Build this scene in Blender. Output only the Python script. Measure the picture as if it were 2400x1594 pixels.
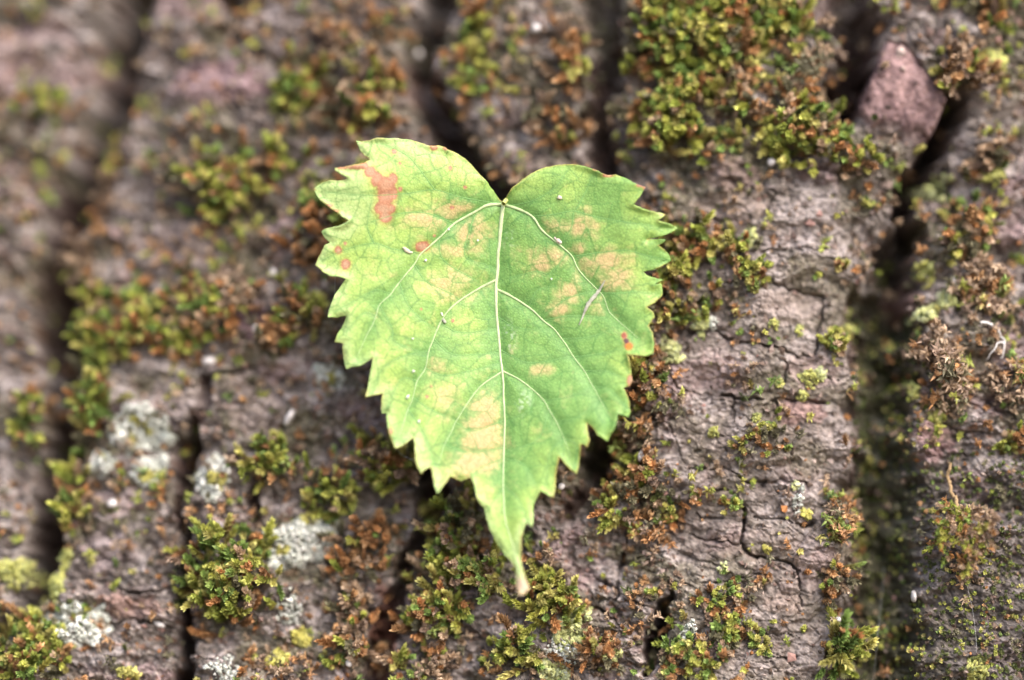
import bpy, math, random
import numpy as np
from mathutils import Vector, geometry

random.seed(7)
rng = np.random.default_rng(11)
for o in list(bpy.data.objects):
    bpy.data.objects.remove(o)
scene = bpy.context.scene

# ------------------------------------------------------------------ camera
S = 0.15 / 2400.0            # metres per photo pixel on the plane of focus (y = 0)
D = 0.40                     # camera distance
cam_d = bpy.data.cameras.new("camera")
cam = bpy.data.objects.new("camera", cam_d)
scene.collection.objects.link(cam)
cam.location = (0, -D, 0)
cam.rotation_euler = (math.radians(90), 0, 0)
cam_d.sensor_width = 36.0
cam_d.lens = 36.0 * D / 0.15
cam_d.clip_start = 0.01
cam_d.clip_end = 100.0
cam_d.dof.use_dof = True
cam_d.dof.focus_distance = D
cam_d.dof.aperture_fstop = 2.6
scene.camera = cam

# ------------------------------------------------------------------ world, sun, exposure
SUN_EL, SUN_AZ = 46.0, 34.0     # degrees; azimuth measured from behind the camera, positive = right
w = bpy.data.worlds.new("World")
scene.world = w
w.use_nodes = True
nt = w.node_tree
sky = nt.nodes.new("ShaderNodeTexSky")
sky.sky_type = 'NISHITA'
sky.sun_disc = False
sky.sun_elevation = math.radians(SUN_EL)
sky.sun_rotation = math.radians(180 - SUN_AZ)
sky.air_density = 1.0
sky.dust_density = 4.0
bg = nt.nodes["Background"]
nt.links.new(sky.outputs[0], bg.inputs[0])
bg.inputs[1].default_value = 0.15
sun_d = bpy.data.lights.new("sun", 'SUN')
sun_d.energy = 1.3
sun_d.angle = math.radians(48)
sun_d.color = (1.0, 0.965, 0.93)
sun = bpy.data.objects.new("sun", sun_d)
scene.collection.objects.link(sun)
_el, _az = math.radians(SUN_EL), math.radians(SUN_AZ)
to_sun = Vector((math.sin(_az) * math.cos(_el), -math.cos(_az) * math.cos(_el), math.sin(_el)))
sun.rotation_euler = to_sun.to_track_quat('Z', 'Y').to_euler()
sun.location = (0, -1, 1)
scene.view_settings.view_transform = 'Standard'
scene.view_settings.look = 'None'
scene.view_settings.gamma = 1.0
scene.view_settings.exposure = 1.5
scene.view_settings.use_curve_mapping = False
scene.cycles.use_denoising = True
scene.cycles.max_bounces = 6

COL = scene.collection

# ------------------------------------------------------------------ numeric helpers
def lattice(seed):
    return np.random.default_rng(seed).random((256, 256)).astype(np.float32) * 2 - 1

_L = {}
def noise(x, y, seed=0):
    if seed not in _L:
        _L[seed] = lattice(1000 + seed)
    g = _L[seed]
    xi = np.floor(x).astype(np.int64); yi = np.floor(y).astype(np.int64)
    fx = x - xi; fy = y - yi
    fx = fx * fx * fx * (fx * (fx * 6 - 15) + 10); fy = fy * fy * fy * (fy * (fy * 6 - 15) + 10)
    x0 = xi & 255; x1 = (xi + 1) & 255; y0 = yi & 255; y1 = (yi + 1) & 255
    a = g[y0, x0]; b = g[y0, x1]; c = g[y1, x0]; d = g[y1, x1]
    return (a + (b - a) * fx) * (1 - fy) + (c + (d - c) * fx) * fy

def fbm(x, y, seed=0, octv=3):
    r = 0; a = 0.5
    for k in range(octv):
        r = r + a * noise(x * 2 ** k + 17.3 * k, y * 2 ** k + 9.1 * k, seed + k * 31)
        a *= 0.5
    return r / (1 - 0.5 ** octv)

def sstep(a, b, t):
    t = np.clip((t - a) / (b - a), 0, 1)
    return t * t * (3 - 2 * t)

def catmull(pts, step=4.0):
    p = np.array(pts, float)
    p = np.vstack([2 * p[0] - p[1], p, 2 * p[-1] - p[-2]])
    out = []
    for i in range(1, len(p) - 2):
        n = max(2, int(np.linalg.norm(p[i + 1, :2] - p[i, :2]) / step))
        t = np.linspace(0, 1, n, endpoint=False)[:, None]
        out.append(0.5 * ((2 * p[i]) + (-p[i - 1] + p[i + 1]) * t + (2 * p[i - 1] - 5 * p[i] + 4 * p[i + 1] - p[i + 2]) * t ** 2
                          + (-p[i - 1] + 3 * p[i] - 3 * p[i + 1] + p[i + 2]) * t ** 3))
    out.append(p[-2:-1])
    return np.vstack(out)

def seg_dist(U, V, pts, pad):
    """distance to a polyline and the interpolated extra columns (nearest), within pad"""
    sh = U.shape
    dist = np.full(sh, 1e6, np.float32)
    k = len(pts[0]) - 2
    ex = [np.zeros(sh, np.float32) for _ in range(k)]
    u1 = U[0, :] if U.ndim == 2 else None
    for a, b in zip(pts[:-1], pts[1:]):
        lo = min(a[0], b[0]) - pad; hi = max(a[0], b[0]) + pad
        lo2 = min(a[1], b[1]) - pad; hi2 = max(a[1], b[1]) + pad
        m = (U > lo) & (U < hi) & (V > lo2) & (V < hi2)
        idx = np.nonzero(m)
        if idx[0].size == 0:
            continue
        x = U[idx]; y = V[idx]
        dx, dy = b[0] - a[0], b[1] - a[1]
        t = np.clip(((x - a[0]) * dx + (y - a[1]) * dy) / (dx * dx + dy * dy + 1e-9), 0, 1)
        d = np.hypot(x - a[0] - t * dx, y - a[1] - t * dy)
        c = dist[idx]
        s = d < c
        dist[idx] = np.where(s, d, c)
        for j in range(k):
            e = ex[j][idx]
            ex[j][idx] = np.where(s, a[2 + j] + t * (b[2 + j] - a[2 + j]), e)
    return (dist, *ex)

# ------------------------------------------------------------------ object helpers
def link(name, me, parent=None):
    o = bpy.data.objects.new(name, me)
    COL.objects.link(o)
    if parent is not None:
        o.parent = parent
    return o

def tag(o, label, cat=None, group=None, kind=None):
    if label: o["label"] = label
    if cat: o["category"] = cat
    if group: o["group"] = group
    if kind: o["kind"] = kind
    return o

def mesh_np(name, v, tris, cols=None, smooth=True, mat=None, quads=False):
    """numpy arrays -> mesh with optional point colour attribute 'Col'"""
    me = bpy.data.meshes.new(name)
    v = np.asarray(v, np.float32); tris = np.asarray(tris, np.int32)
    n = tris.shape[1]
    me.vertices.add(len(v)); me.vertices.foreach_set("co", v.ravel())
    me.loops.add(tris.size); me.loops.foreach_set("vertex_index", tris.ravel())
    me.polygons.add(len(tris))
    me.polygons.foreach_set("loop_start", np.arange(0, tris.size, n, dtype=np.int32))
    me.polygons.foreach_set("use_smooth", np.full(len(tris), smooth, bool))
    me.update(calc_edges=True)
    if cols is not None:
        at = me.color_attributes.new("Col", 'FLOAT_COLOR', 'POINT')
        c = np.ones((len(v), 4), np.float32); c[:, :3] = cols
        at.data.foreach_set("color", c.ravel())
    if mat: me.materials.append(mat)
    return me

def empty(name, loc):
    o = bpy.data.objects.new(name, None)
    COL.objects.link(o)
    o.location = loc
    o.empty_display_size = 0.005
    return o

# ------------------------------------------------------------------ materials
def base_mat(name, rough=0.85, spec=0.25):
    m = bpy.data.materials.new(name); m.use_nodes = True
    p = m.node_tree.nodes["Principled BSDF"]
    p.inputs["Roughness"].default_value = rough
    p.inputs["Specular IOR Level"].default_value = spec
    return m, m.node_tree, p

def attr_mat(name, rough=0.85, spec=0.2, nscale=900.0, namt=0.35, bump=0.0, bscale=2500.0, transl=0.0, sat=1.0):
    m, t, p = base_mat(name, rough, spec)
    N = t.nodes; Lk = t.links
    at = N.new("ShaderNodeAttribute"); at.attribute_name = "Col"
    tc = N.new("ShaderNodeTexCoord")
    nz = N.new("ShaderNodeTexNoise"); nz.inputs["Scale"].default_value = nscale
    nz.inputs["Detail"].default_value = 4.0
    Lk.new(tc.outputs["Object"], nz.inputs["Vector"])
    mr = N.new("ShaderNodeMapRange")
    mr.inputs["From Min"].default_value = 0.3; mr.inputs["From Max"].default_value = 0.7
    mr.inputs["To Min"].default_value = 1 - namt; mr.inputs["To Max"].default_value = 1 + namt
    Lk.new(nz.outputs["Fac"], mr.inputs["Value"])
    mx = N.new("ShaderNodeMix"); mx.data_type = 'RGBA'; mx.blend_type = 'MULTIPLY'; mx.inputs["Factor"].default_value = 1.0
    Lk.new(at.outputs["Color"], mx.inputs["A"]); Lk.new(mr.outputs["Result"], mx.inputs["B"])
    Lk.new(mx.outputs["Result"], p.inputs["Base Color"])
    if bump > 0:
        n2 = N.new("ShaderNodeTexNoise"); n2.inputs["Scale"].default_value = bscale; n2.inputs["Detail"].default_value = 3.0
        Lk.new(tc.outputs["Object"], n2.inputs["Vector"])
        bp = N.new("ShaderNodeBump"); bp.inputs["Strength"].default_value = 0.8; bp.inputs["Distance"].default_value = bump
        Lk.new(n2.outputs["Fac"], bp.inputs["Height"]); Lk.new(bp.outputs["Normal"], p.inputs["Normal"])
    if transl > 0:
        tr = N.new("ShaderNodeBsdfTranslucent"); Lk.new(mx.outputs["Result"], tr.inputs["Color"])
        ms = N.new("ShaderNodeMixShader"); ms.inputs[0].default_value = transl
        Lk.new(p.outputs[0], ms.inputs[1]); Lk.new(tr.outputs[0], ms.inputs[2])
        Lk.new(ms.outputs[0], N["Material Output"].inputs["Surface"])
    return m

M_BARK = attr_mat("bark_surface", 0.9, 0.15, 1500.0, 0.40, 0.00010, 3600.0)
M_MOSS = attr_mat("moss_leaves", 0.55, 0.35, 1600.0, 0.3, 0.0, transl=0.25)
M_LICHEN = attr_mat("lichen_crust", 0.9, 0.1, 1800.0, 0.25, 0.0002, 3000.0)
M_CRUMB = attr_mat("crumbs", 0.9, 0.2, 1500.0, 0.3)

def flat_mat(name, col, rough=0.7, transl=0.0, namt=0.2):
    m, t, p = base_mat(name, rough, 0.3)
    N = t.nodes; Lk = t.links
    tc = N.new("ShaderNodeTexCoord")
    nz = N.new("ShaderNodeTexNoise"); nz.inputs["Scale"].default_value = 1500.0
    Lk.new(tc.outputs["Object"], nz.inputs["Vector"])
    rp = N.new("ShaderNodeValToRGB")
    rp.color_ramp.elements[0].position = 0.3; rp.color_ramp.elements[1].position = 0.7
    rp.color_ramp.elements[0].color = (*[c * (1 - namt) for c in col], 1)
    rp.color_ramp.elements[1].color = (*[min(1, c * (1 + namt)) for c in col], 1)
    Lk.new(nz.outputs["Fac"], rp.inputs["Fac"]); Lk.new(rp.outputs["Color"], p.inputs["Base Color"])
    if transl:
        tr = N.new("ShaderNodeBsdfTranslucent"); Lk.new(rp.outputs["Color"], tr.inputs["Color"])
        ms = N.new("ShaderNodeMixShader"); ms.inputs[0].default_value = transl
        Lk.new(p.outputs[0], ms.inputs[1]); Lk.new(tr.outputs[0], ms.inputs[2])
        Lk.new(ms.outputs[0], N["Material Output"].inputs["Surface"])
    return m

# ------------------------------------------------------------------ the trunk: base form and relief
def base_y(u, v):
    """how far the smooth trunk lies behind the plane of focus, metres"""
    lft = np.clip((1900 - u) / 1900, 0, 2.2)
    y = 9.0 * (1300 - v) / 1200 + lft ** 1.4 * (6.5 + 12 * np.clip(1 - v / 1594, -0.1, 1.3))
    y = y + (np.clip(u - 2150, 0, None) / 900) ** 2 * 14
    y = y + 3.0 * np.exp(-(((u - 980) / 380) ** 2 + ((v - 1500) / 420) ** 2))
    return (y + 1.0) * 1e-3

def lift(u, v, y):
    f = S * (1 + y / D)
    return np.stack([(u - 1200) * f, y, (797 - v) * f], -1)

def axis(lo, hi, pad, step, grow):
    c = list(np.arange(lo - 60, hi + 60 + step, step))
    s = step
    x = c[-1]
    while x < hi + pad:
        s *= grow; x += s; c.append(x)
    s = step; x = c[0]; left = []
    while x > lo - pad:
        s *= grow; x -= s; left.append(x)
    return np.array(left[::-1] + c, np.float32)

GU = axis(0, 2400, 1000, 2.5, 1.06)
GV = axis(0, 1594, 800, 2.5, 1.06)
U, V = np.meshgrid(GU, GV)
# domain warp so that furrow walls and cracks run ragged
WU = U + 16 * fbm(U / 80, V / 110, 1, 3) + 5 * noise(U / 17, V / 22, 5)
WV = V + 12 * fbm(U / 80, V / 80, 2, 3) + 4 * noise(U / 15, V / 15, 6)

# furrows: (u, v, half width, depth) in photo pixels
FURROWS = [
    [(330, -800, 45, 200), (305, -60, 44, 220), (292, 0, 46, 230), (264, 90, 48, 240), (256, 180, 50, 250), (246, 250, 48, 240), (198, 355, 48, 220),
     (152, 450, 50, 230), (120, 550, 44, 250), (112, 650, 44, 260), (120, 760, 46, 260), (138, 860, 46, 240), (146, 960, 42, 220),
     (130, 1070, 42, 250), (110, 1200, 40, 250), (98, 1300, 38, 220), (85, 1380, 26, 130), (30, 1450, 26, 110), (-80, 1540, 30, 120), (-300, 1800, 40, 140)],
    [(1040, -800, 40, 140), (1005, 0, 38, 150), (985, 100, 34, 160), (978, 160, 30, 150), (1002, 235, 38, 140), (1030, 310, 44, 150), (1080, 380, 46, 150),
     (1140, 440, 46, 150), (1150, 520, 40, 150), (1120, 640, 38, 140), (1080, 800, 34, 130), (1040, 960, 34, 140), (1005, 1100, 44, 150), (1008, 1150, 38, 140),
     (985, 1260, 26, 110), (955, 1320, 22, 95), (925, 1390, 22, 90), (900, 1470, 26, 90), (885, 1560, 28, 90), (870, 1700, 30, 100), (840, 2300, 40, 120)],
    [(1420, -800, 40, 110), (1405, 0, 44, 105), (1420, 150, 40, 110), (1398, 250, 36, 110), (1412, 330, 34, 120), (1425, 410, 34, 120), (1430, 560, 30, 110),
     (1420, 760, 28, 100), (1410, 960, 28, 110), (1392, 1100, 40, 120), (1370, 1150, 22, 70), (1330, 1200, 16, 40)],
    [(2020, -800, 60, 150), (2005, -20, 60, 165), (2010, 80, 58, 175), (1995, 180, 46, 190), (1978, 262, 40, 220), (1968, 300, 22, 120)],
    [(2235, 190, 12, 60), (2232, 225, 26, 190), (2215, 300, 30, 230), (2178, 400, 32, 240), (2140, 490, 38, 230), (2105, 580, 46, 190), (2075, 680, 58, 140),
     (2075, 800, 68, 125), (2075, 900, 74, 115), (2065, 1000, 78, 105), (2080, 1100, 80, 100), (2075, 1220, 86, 100), (2075, 1360, 94, 96),
     (2065, 1500, 98, 92), (2055, 1640, 98, 90), (2000, 2300, 80, 80)],
    [(448, 985, 16, 60), (440, 1040, 26, 120), (432, 1120, 24, 110), (418, 1180, 12, 70), (424, 1260, 13, 80), (428, 1330, 12, 80), (426, 1420, 13, 90),
     (434, 1500, 15, 110), (432, 1590, 20, 140), (420, 1700, 24, 150), (400, 2300, 30, 150)],
    [(1575, 1395, 8, 40), (1552, 1425, 18, 110), (1538, 1480, 22, 150), (1526, 1530, 18, 120), (1505, 1570, 8, 50)],
    [(470, 880, 14, 45), (478, 930, 14, 50), (470, 985, 10, 30)],
    [(530, -20, 22, 90), (545, 25, 20, 80), (520, 70, 12, 40)],
    [(600, 1130, 12, 40), (598, 1180, 14, 60), (602, 1230, 10, 35)],
    [(-250, -800, 40, 140), (-300, 200, 40, 160), (-360, 800, 45, 160), (-300, 1300, 40, 140), (-420, 2300, 40, 140)],
    [(2620, -800, 40, 140), (2600, 300, 45, 150), (2660, 900, 40, 150), (2600, 1500, 45, 150), (2560, 2300, 45, 140)],
    [(3000, -800, 40, 140), (3040, 700, 45, 150), (2960, 2300, 40, 150)],
    [(-700, -800, 40, 140), (-640, 700, 45, 150), (-720, 2300, 40, 150)],
]
CRACKS = [
    [(1590, 765, 6, 22), (1634, 782, 8, 34), (1681, 775, 6, 24), (1702, 795, 8, 34), (1770, 806, 8, 34), (1834, 819, 6, 26), (1864, 836, 6, 26), (1908, 834, 6, 26)],
    [(1590, 910, 5, 20), (1651, 924, 6, 26), (1712, 928, 6, 26), (1790, 938, 6, 28), (1851, 934, 5, 22), (1895, 938, 6, 26), (1942, 943, 6, 26)],
    [(1805, 668, 5, 18), (1851, 680, 6, 26), (1905, 690, 6, 26), (1934, 698, 7, 30), (1929, 748, 7, 30), (1919, 789, 7, 30), (1908, 834, 7, 30)],
    [(1680, 660, 4, 16), (1735, 666, 5, 20), (1805, 660, 5, 18)],
    [(1841, 846, 4, 18), (1837, 904, 5, 20)],
    [(1720, 930, 4, 18), (1722, 985, 4, 20)], [(1817, 940, 5, 18), (1822, 985, 4, 16)],
    [(1691, 420, 5, 22), (1735, 434, 6, 26), (1797, 444, 6, 24), (1817, 454, 6, 22), (1790, 501, 5, 20), (1780, 528, 4, 16)],
    [(1644, 495, 5, 22), (1685, 512, 6, 24), (1719, 519, 5, 18), (1780, 530, 4, 14)],
    [(1600, 590, 4, 16), (1680, 600, 5, 20), (1760, 590, 5, 18), (1880, 584, 5, 18), (1940, 590, 5, 18)],
    [(1600, 1096, 5, 18), (1668, 1098, 6, 20), (1712, 1096, 6, 24), (1746, 1126, 7, 28), (1776, 1133, 7, 28), (1817, 1130, 6, 26), (1831, 1120, 6, 22), (1858, 1128, 7, 28), (1900, 1134, 6, 24)],
    [(1637, 1143, 4, 16), (1685, 1147, 5, 20), (1729, 1157, 6, 24), (1738, 1175, 8, 34), (1747, 1204, 8, 34), (1749, 1232, 8, 32), (1737, 1279, 8, 34),
     (1753, 1296, 9, 36), (1776, 1303, 9, 38), (1817, 1310, 9, 36), (1858, 1323, 8, 32), (1880, 1336, 6, 24)],
    [(1634, 1208, 6, 24), (1690, 1215, 4, 16)],
    [(1620, 1252, 5, 22), (1668, 1262, 6, 26), (1702, 1266, 5, 20), (1736, 1279, 6, 24)],
    [(1770, 1211, 6, 24), (1817, 1211, 7, 28), (1851, 1218, 7, 30), (1878, 1228, 7, 30), (1915, 1228, 6, 22)],
    [(1650, 1368, 4, 14), (1715, 1360, 5, 18), (1800, 1350, 4, 14)],
    [(1786, 1486, 4, 14), (1860, 1486, 4, 16)], [(1800, 1540, 4, 14), (1880, 1541, 4, 16)],
    [(1872, 1336, 6, 26), (1876, 1375, 6, 24), (1882, 1420, 5, 18)],
    [(1360, 1333, 7, 26), (1400, 1360, 9, 36), (1438, 1382, 10, 40), (1440, 1402, 12, 48), (1428, 1420, 8, 24)],
    [(1438, 1378, 8, 30), (1462, 1290, 8, 30), (1470, 1255, 6, 24)],
    [(1350, 1400, 6, 22), (1400, 1430, 8, 30), (1450, 1470, 6, 20)],
    [(160, 1350, 7, 22), (237, 1361, 8, 26), (305, 1388, 8, 26), (366, 1384, 7, 24), (415, 1360, 6, 20)],
    [(230, 1460, 6, 20), (320, 1455, 8, 26), (410, 1470, 7, 24)],
    [(460, 870, 7, 24), (530, 872, 9, 30), (600, 860, 8, 28), (640, 862, 6, 20)],
    [(410, 330, 7, 18), (540, 250, 8, 26), (640, 260, 8, 24)], [(400, 190, 8, 22), (480, 150, 8, 24), (600, 120, 8, 24), (650, 150, 8, 22)],
    [(560, 1050, 6, 18), (680, 1060, 8, 22), (760, 1090, 7, 20)],
    [(2290, 900, 6, 18), (2340, 960, 6, 18), (2420, 970, 6, 18)], [(2180, 980, 7, 22), (2250, 1010, 7, 24), (2330, 1020, 6, 20)],
    [(2260, 330, 6, 20), (2330, 345, 7, 24), (2420, 350, 6, 20)], [(2340, 1190, 6, 18), (2420, 1195, 6, 18)],
    [(290, 470, 7, 20), (420, 500, 9, 26), (560, 480, 8, 22), (660, 500, 7, 20)],
    [(180, 690, 7, 20), (260, 660, 8, 22), (400, 640, 8, 22), (560, 640, 7, 20)],
]
FWU = WU + sstep(1900, 1960, U) * (26 * noise(U / 90, V / 55, 45) + 12 * noise(U / 40, V / 24, 47)) + (6 + 5 * sstep(600, 1200, U)) * noise(U / 26, V / 24, 3) + 4 * noise(U / 11, V / 10, 4)
FWV = WV + 6 * noise(U / 20, V / 20, 7)
drop = np.zeros_like(U); fmask = np.zeros_like(U)
for f in FURROWS:
    d, wd, dp = seg_dist(FWU, FWV, f, 230)
    t = d / np.maximum(wd, 1)
    k = dp * 1.4 * (1 - sstep(0.2, 1.3, t)) + dp * 0.20 * np.exp(-(t / 2.2) ** 2) * (d < 230)
    drop = np.maximum(drop, k)
    fmask = np.maximum(fmask, 1 - sstep(0.8, 1.3, t))
crk = np.zeros_like(U)
for c in CRACKS:
    d, wd, dp = seg_dist(WU * 0.5 + U * 0.5 + 4 * noise(U / 11, V / 11, 39), WV * 0.5 + V * 0.5 + 4.5 * noise(U / 12, V / 12, 44), c, 60)
    wv = wd * (0.55 + 0.45 * noise(U / 23, V / 23, 8))
    crk = np.maximum(crk, dp * 1.45 * (1 - sstep(0.1, 0.85, d / wv)) * (0.75 + 0.4 * noise(U / 30, V / 30, 10)) + dp * 0.16 * np.exp(-(d / (wd * 2.4)) ** 2))

# plates: wide flat cells of the rhytidome
CW, CH = 200.0, 118.0
jx = np.random.default_rng(3).random((80, 80)); jy = np.random.default_rng(4).random((80, 80))
px = (WU + 4000) / CW; py = (WV + 4000) / CH
ix = np.floor(px).astype(int); iy = np.floor(py).astype(int)
d1 = np.full(U.shape, 9.0); d2 = np.full(U.shape, 9.0); pid = np.zeros(U.shape, int)
for oy in (-1, 0, 1):
    for ox in (-1, 0, 1):
        cx = ix + ox; cy = iy + oy
        sx = cx + 0.15 + 0.7 * jx[cy % 80, cx % 80]; sy = cy + 0.15 + 0.7 * jy[cy % 80, cx % 80]
        dd = np.hypot(px - sx, (py - sy) * 0.9)
        cid = cy * 1000 + cx
        near = dd < d1
        d2 = np.where(near, d1, np.minimum(d2, dd)); pid = np.where(near, cid, pid); d1 = np.where(near, dd, d1)
edge = (d2 - d1)
prand = np.random.default_rng(21).random(200000)
pr = prand[pid % 200000]; pr2 = prand[(pid * 7 + 13) % 200000]
vor_str = 0.35 + 0.65 * sstep(-0.1, 0.45, noise(U / 150, V / 150, 9))
right_ridge = sstep(1560, 1620, U) * (1 - sstep(1990, 2010, U))
vor_str = vor_str * (1 - 0.6 * right_ridge)
vcrack = 15 * vor_str * (1 - sstep(0.005, 0.05, edge))
rough_area = 1 - 0.6 * right_ridge * sstep(380, 520, V)

H = -drop
H -= np.maximum(crk, vcrack) * (1 - 0.75 * fmask)
H += (pr - 0.5) * 20 * sstep(0.0, 0.12, edge) * rough_area
H += 26 * fbm(U / 260, V / 320, 12, 2)
def layers(x, n, crisp):
    q = x * n; f = np.floor(q); t = q - f
    return (f + sstep(1 - crisp, 1, t)) / n, f
lay, layi = layers(fbm(WU / 85, WV / 50, 14, 3) + 0.05 * noise(U / 9, V / 7, 15), 7, 0.16)
lay2, layi2 = layers(fbm(WU / 34, WV / 17, 34, 2) + 0.06 * noise(U / 6, V / 5, 35), 5, 0.2)
H += 34 * lay * (0.25 + 0.75 * rough_area) + 11 * lay2 * (0.1 + 0.9 * rough_area)
fiss = 1 - np.abs(noise(WU / 95, WV / 26, 16)) * 2.2
H -= (3 + 6 * rough_area) * sstep(0.80, 0.99, fiss) * (0.4 + 0.6 * sstep(-0.2, 0.3, noise(U / 120, V / 120, 17)))
fiss2 = 1 - np.abs(noise(WU / 40, WV / 13, 18)) * 2.2
H -= 3.4 * sstep(0.80, 0.99, fiss2) * (1 - 0.7 * right_ridge)
H += 3.6 * noise(WU / 9, WV / 48, 20) * (1 - fmask * 0.3) * (1 - 0.5 * right_ridge)
# fine cross cracks: small wide cells
qx = WU / 62; qy = WV / 25
jx2 = np.random.default_rng(31).random((97, 97)); jy2 = np.random.default_rng(32).random((97, 97)); jr2 = np.random.default_rng(33).random((97, 97))
kx = np.floor(qx).astype(int); ky = np.floor(qy).astype(int)
e1 = np.full(U.shape, 9.0); e2 = np.full(U.shape, 9.0); cr = np.zeros(U.shape)
for oy in (-1, 0, 1):
    for ox in (-1, 0, 1):
        cx = kx + ox; cy = ky + oy
        dd = np.hypot(qx - cx - jx2[cy % 97, cx % 97], (qy - cy - jy2[cy % 97, cx % 97]))
        near = dd < e1
        e2 = np.where(near, e1, np.minimum(e2, dd)); cr = np.where(near, jr2[cy % 97, cx % 97], cr); e1 = np.where(near, dd, e1)
xs = np.maximum(sstep(-0.35, 0.35, noise(U / 130, V / 110, 38)), 0.75 * right_ridge) * (1 - 0.6 * fmask)
H += xs * ((cr - 0.5) * (7 - 2 * right_ridge) - 7 * (1 - sstep(0.0, 0.10, e2 - e1)))
H += 7.5 * fbm(U / 22, V / 18, 22, 3) * (0.35 + 0.65 * rough_area)
H += 3.4 * fbm(U / 8.0, V / 6.5, 25, 2) * (0.5 + 0.5 * rough_area)
# flaked-off scars: shallow terraces with crisp edges
ter = fbm(WU / 120, WV / 75, 27, 3)
H -= 9 * sstep(0.12, 0.15, ter) + 8 * sstep(0.3, 0.325, ter)
# the broken reddish plate standing up at upper right
def poly_mask(poly, soft):
    p = np.array(poly, float)
    m = np.full(U.shape, 1e6)
    area = 0.5 * np.sum(p[:, 0] * np.roll(p[:, 1], -1) - np.roll(p[:, 0], -1) * p[:, 1])
    sgn = 1 if area > 0 else -1
    for a, b in zip(p, np.roll(p, -1, 0)):
        dx, dy = (b - a) / np.linalg.norm(b - a)
        m = np.minimum(m, sgn * (dx * (WV * .06 + V * .94 - a[1]) - dy * (WU * .06 + U * .94 - a[0])))
    return sstep(-soft, soft, m), m
chunk, chd = poly_mask([(2078, 95), (2118, 100), (2222, 232), (2196, 300), (2165, 350), (2060, 345), (2008, 250)], 3.5)
cham = np.clip(chd / 9, 0, 1)
Hc = 4 + 18 * cham - 0.05 * (U - 2110) - 0.10 * (V - 230) - 0.35 * np.clip(185 + 0.3 * (U - 2100) - V, 0, None) - 0.30 * np.clip(2070 - U + 0.2 * (V - 230), 0, None) + 6 * fbm(U / 30, V / 40, 28, 3) + 3.5 * fbm(U / 9, V / 9, 29, 2)
chunk = chunk * (1 - sstep(285, 350, V - 0.25 * (U - 2110) + 14 * noise(U / 25, V / 25, 48)))
H = H * (1 - chunk) + Hc * chunk
# squarish block at lower middle-right, lifted
blk, bkd = poly_mask([(1372, 1425), (1420, 1415), (1498, 1490), (1480, 1545), (1380, 1560), (1300, 1580), (1330, 1470)], 8)
H += blk * 26 * np.clip(bkd / 20, 0, 1)
# small knob beside the valley
kn = np.exp(-(((U - 1932) / 40) ** 2 + ((V - 1300) / 38) ** 2) ** 2)
H += kn * 22
# valley floor: lumps
H += fmask * ((20 + 26 * sstep(700, 900, V) * sstep(1950, 2000, U)) * fbm(U / 44, V / 40, 33, 3) + 14 * fbm(U / 12, V / 14, 36, 2))

Y0 = base_y(U, V)
P0 = lift(U, V, Y0)
du = np.gradient(P0, axis=1); dv = np.gradient(P0, axis=0)
N0 = np.cross(dv, du); N0 /= np.linalg.norm(N0, axis=-1, keepdims=True)
N0 = np.where(N0[..., 1:2] > 0, -N0, N0)
P = P0 + N0 * (H * S)[..., None]
du = np.gradient(P, axis=1); dv = np.gradient(P, axis=0)
NN = np.cross(dv, du); NN /= np.linalg.norm(NN, axis=-1, keepdims=True)
NN = np.where(NN[..., 1:2] > 0, -NN, NN)

# pigment of the bark
def mixc(a, b, t):
    return a + (np.asarray(b) - a) * t[..., None]
big = fbm(U / 210, V / 170, 40, 3); mid = fbm(WU / 46, WV / 36, 43, 3); fin = fbm(U / 11, V / 9, 46, 3); spk = noise(U / 6, V / 5, 49)
C = np.empty(U.shape + (3,)); C[:] = (0.135, 0.116, 0.104)
C = mixc(C, (0.072, 0.058, 0.053), sstep(0.05, 0.45, mid) * 0.8)
C = mixc(C, (0.25, 0.205, 0.20), ((layi * 7 + layi2 * 3) % 5 == 1) * 0.45)
C = mixc(C, (0.085, 0.068, 0.060), ((layi * 5 + layi2 * 7) % 6 == 2) * 0.45)
C = mixc(C, (0.20, 0.16, 0.15), xs * (cr > 0.6) * 0.4)
C = mixc(C, (0.33, 0.29, 0.28), sstep(0.05, -0.40, mid + 0.35 * big) * 0.85)
C = mixc(C, (0.26, 0.185, 0.185), sstep(0.20, 0.65, fbm(WU / 120, WV / 80, 52, 3) + 0.3 * (pr2 - 0.5)) * 0.75)
C = mixc(C, (0.100, 0.092, 0.050), sstep(-0.05, 0.45, fbm(U / 100, V / 90, 55, 3)) * 0.7)
C = mixc(C, (0.046, 0.037, 0.034), sstep(0.16, 0.45, fin) * 0.7)
C = mixc(C, (0.40, 0.345, 0.31), sstep(0.26, 0.58, -fin + 0.2 * spk) * 0.6)
C = mixc(C, (0.23, 0.105, 0.055), sstep(0.42, 0.6, fbm(U / 16, V / 14, 58, 3)) * 0.5 * (1 - 0.7 * right_ridge))
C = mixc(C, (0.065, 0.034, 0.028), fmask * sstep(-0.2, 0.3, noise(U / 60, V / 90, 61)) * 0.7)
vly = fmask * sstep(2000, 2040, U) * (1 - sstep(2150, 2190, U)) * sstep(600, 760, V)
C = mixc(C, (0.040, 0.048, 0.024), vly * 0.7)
ch3 = np.clip(fbm(U / 26, V / 34, 64, 3) * 1.4 + 0.5, 0, 1)
Cc = mixc(np.broadcast_to(np.array((0.105, 0.066, 0.066)), C.shape).copy(), (0.25, 0.165, 0.16), ch3)
C = C * (1 - chunk[..., None]) + Cc * chunk[..., None]
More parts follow.
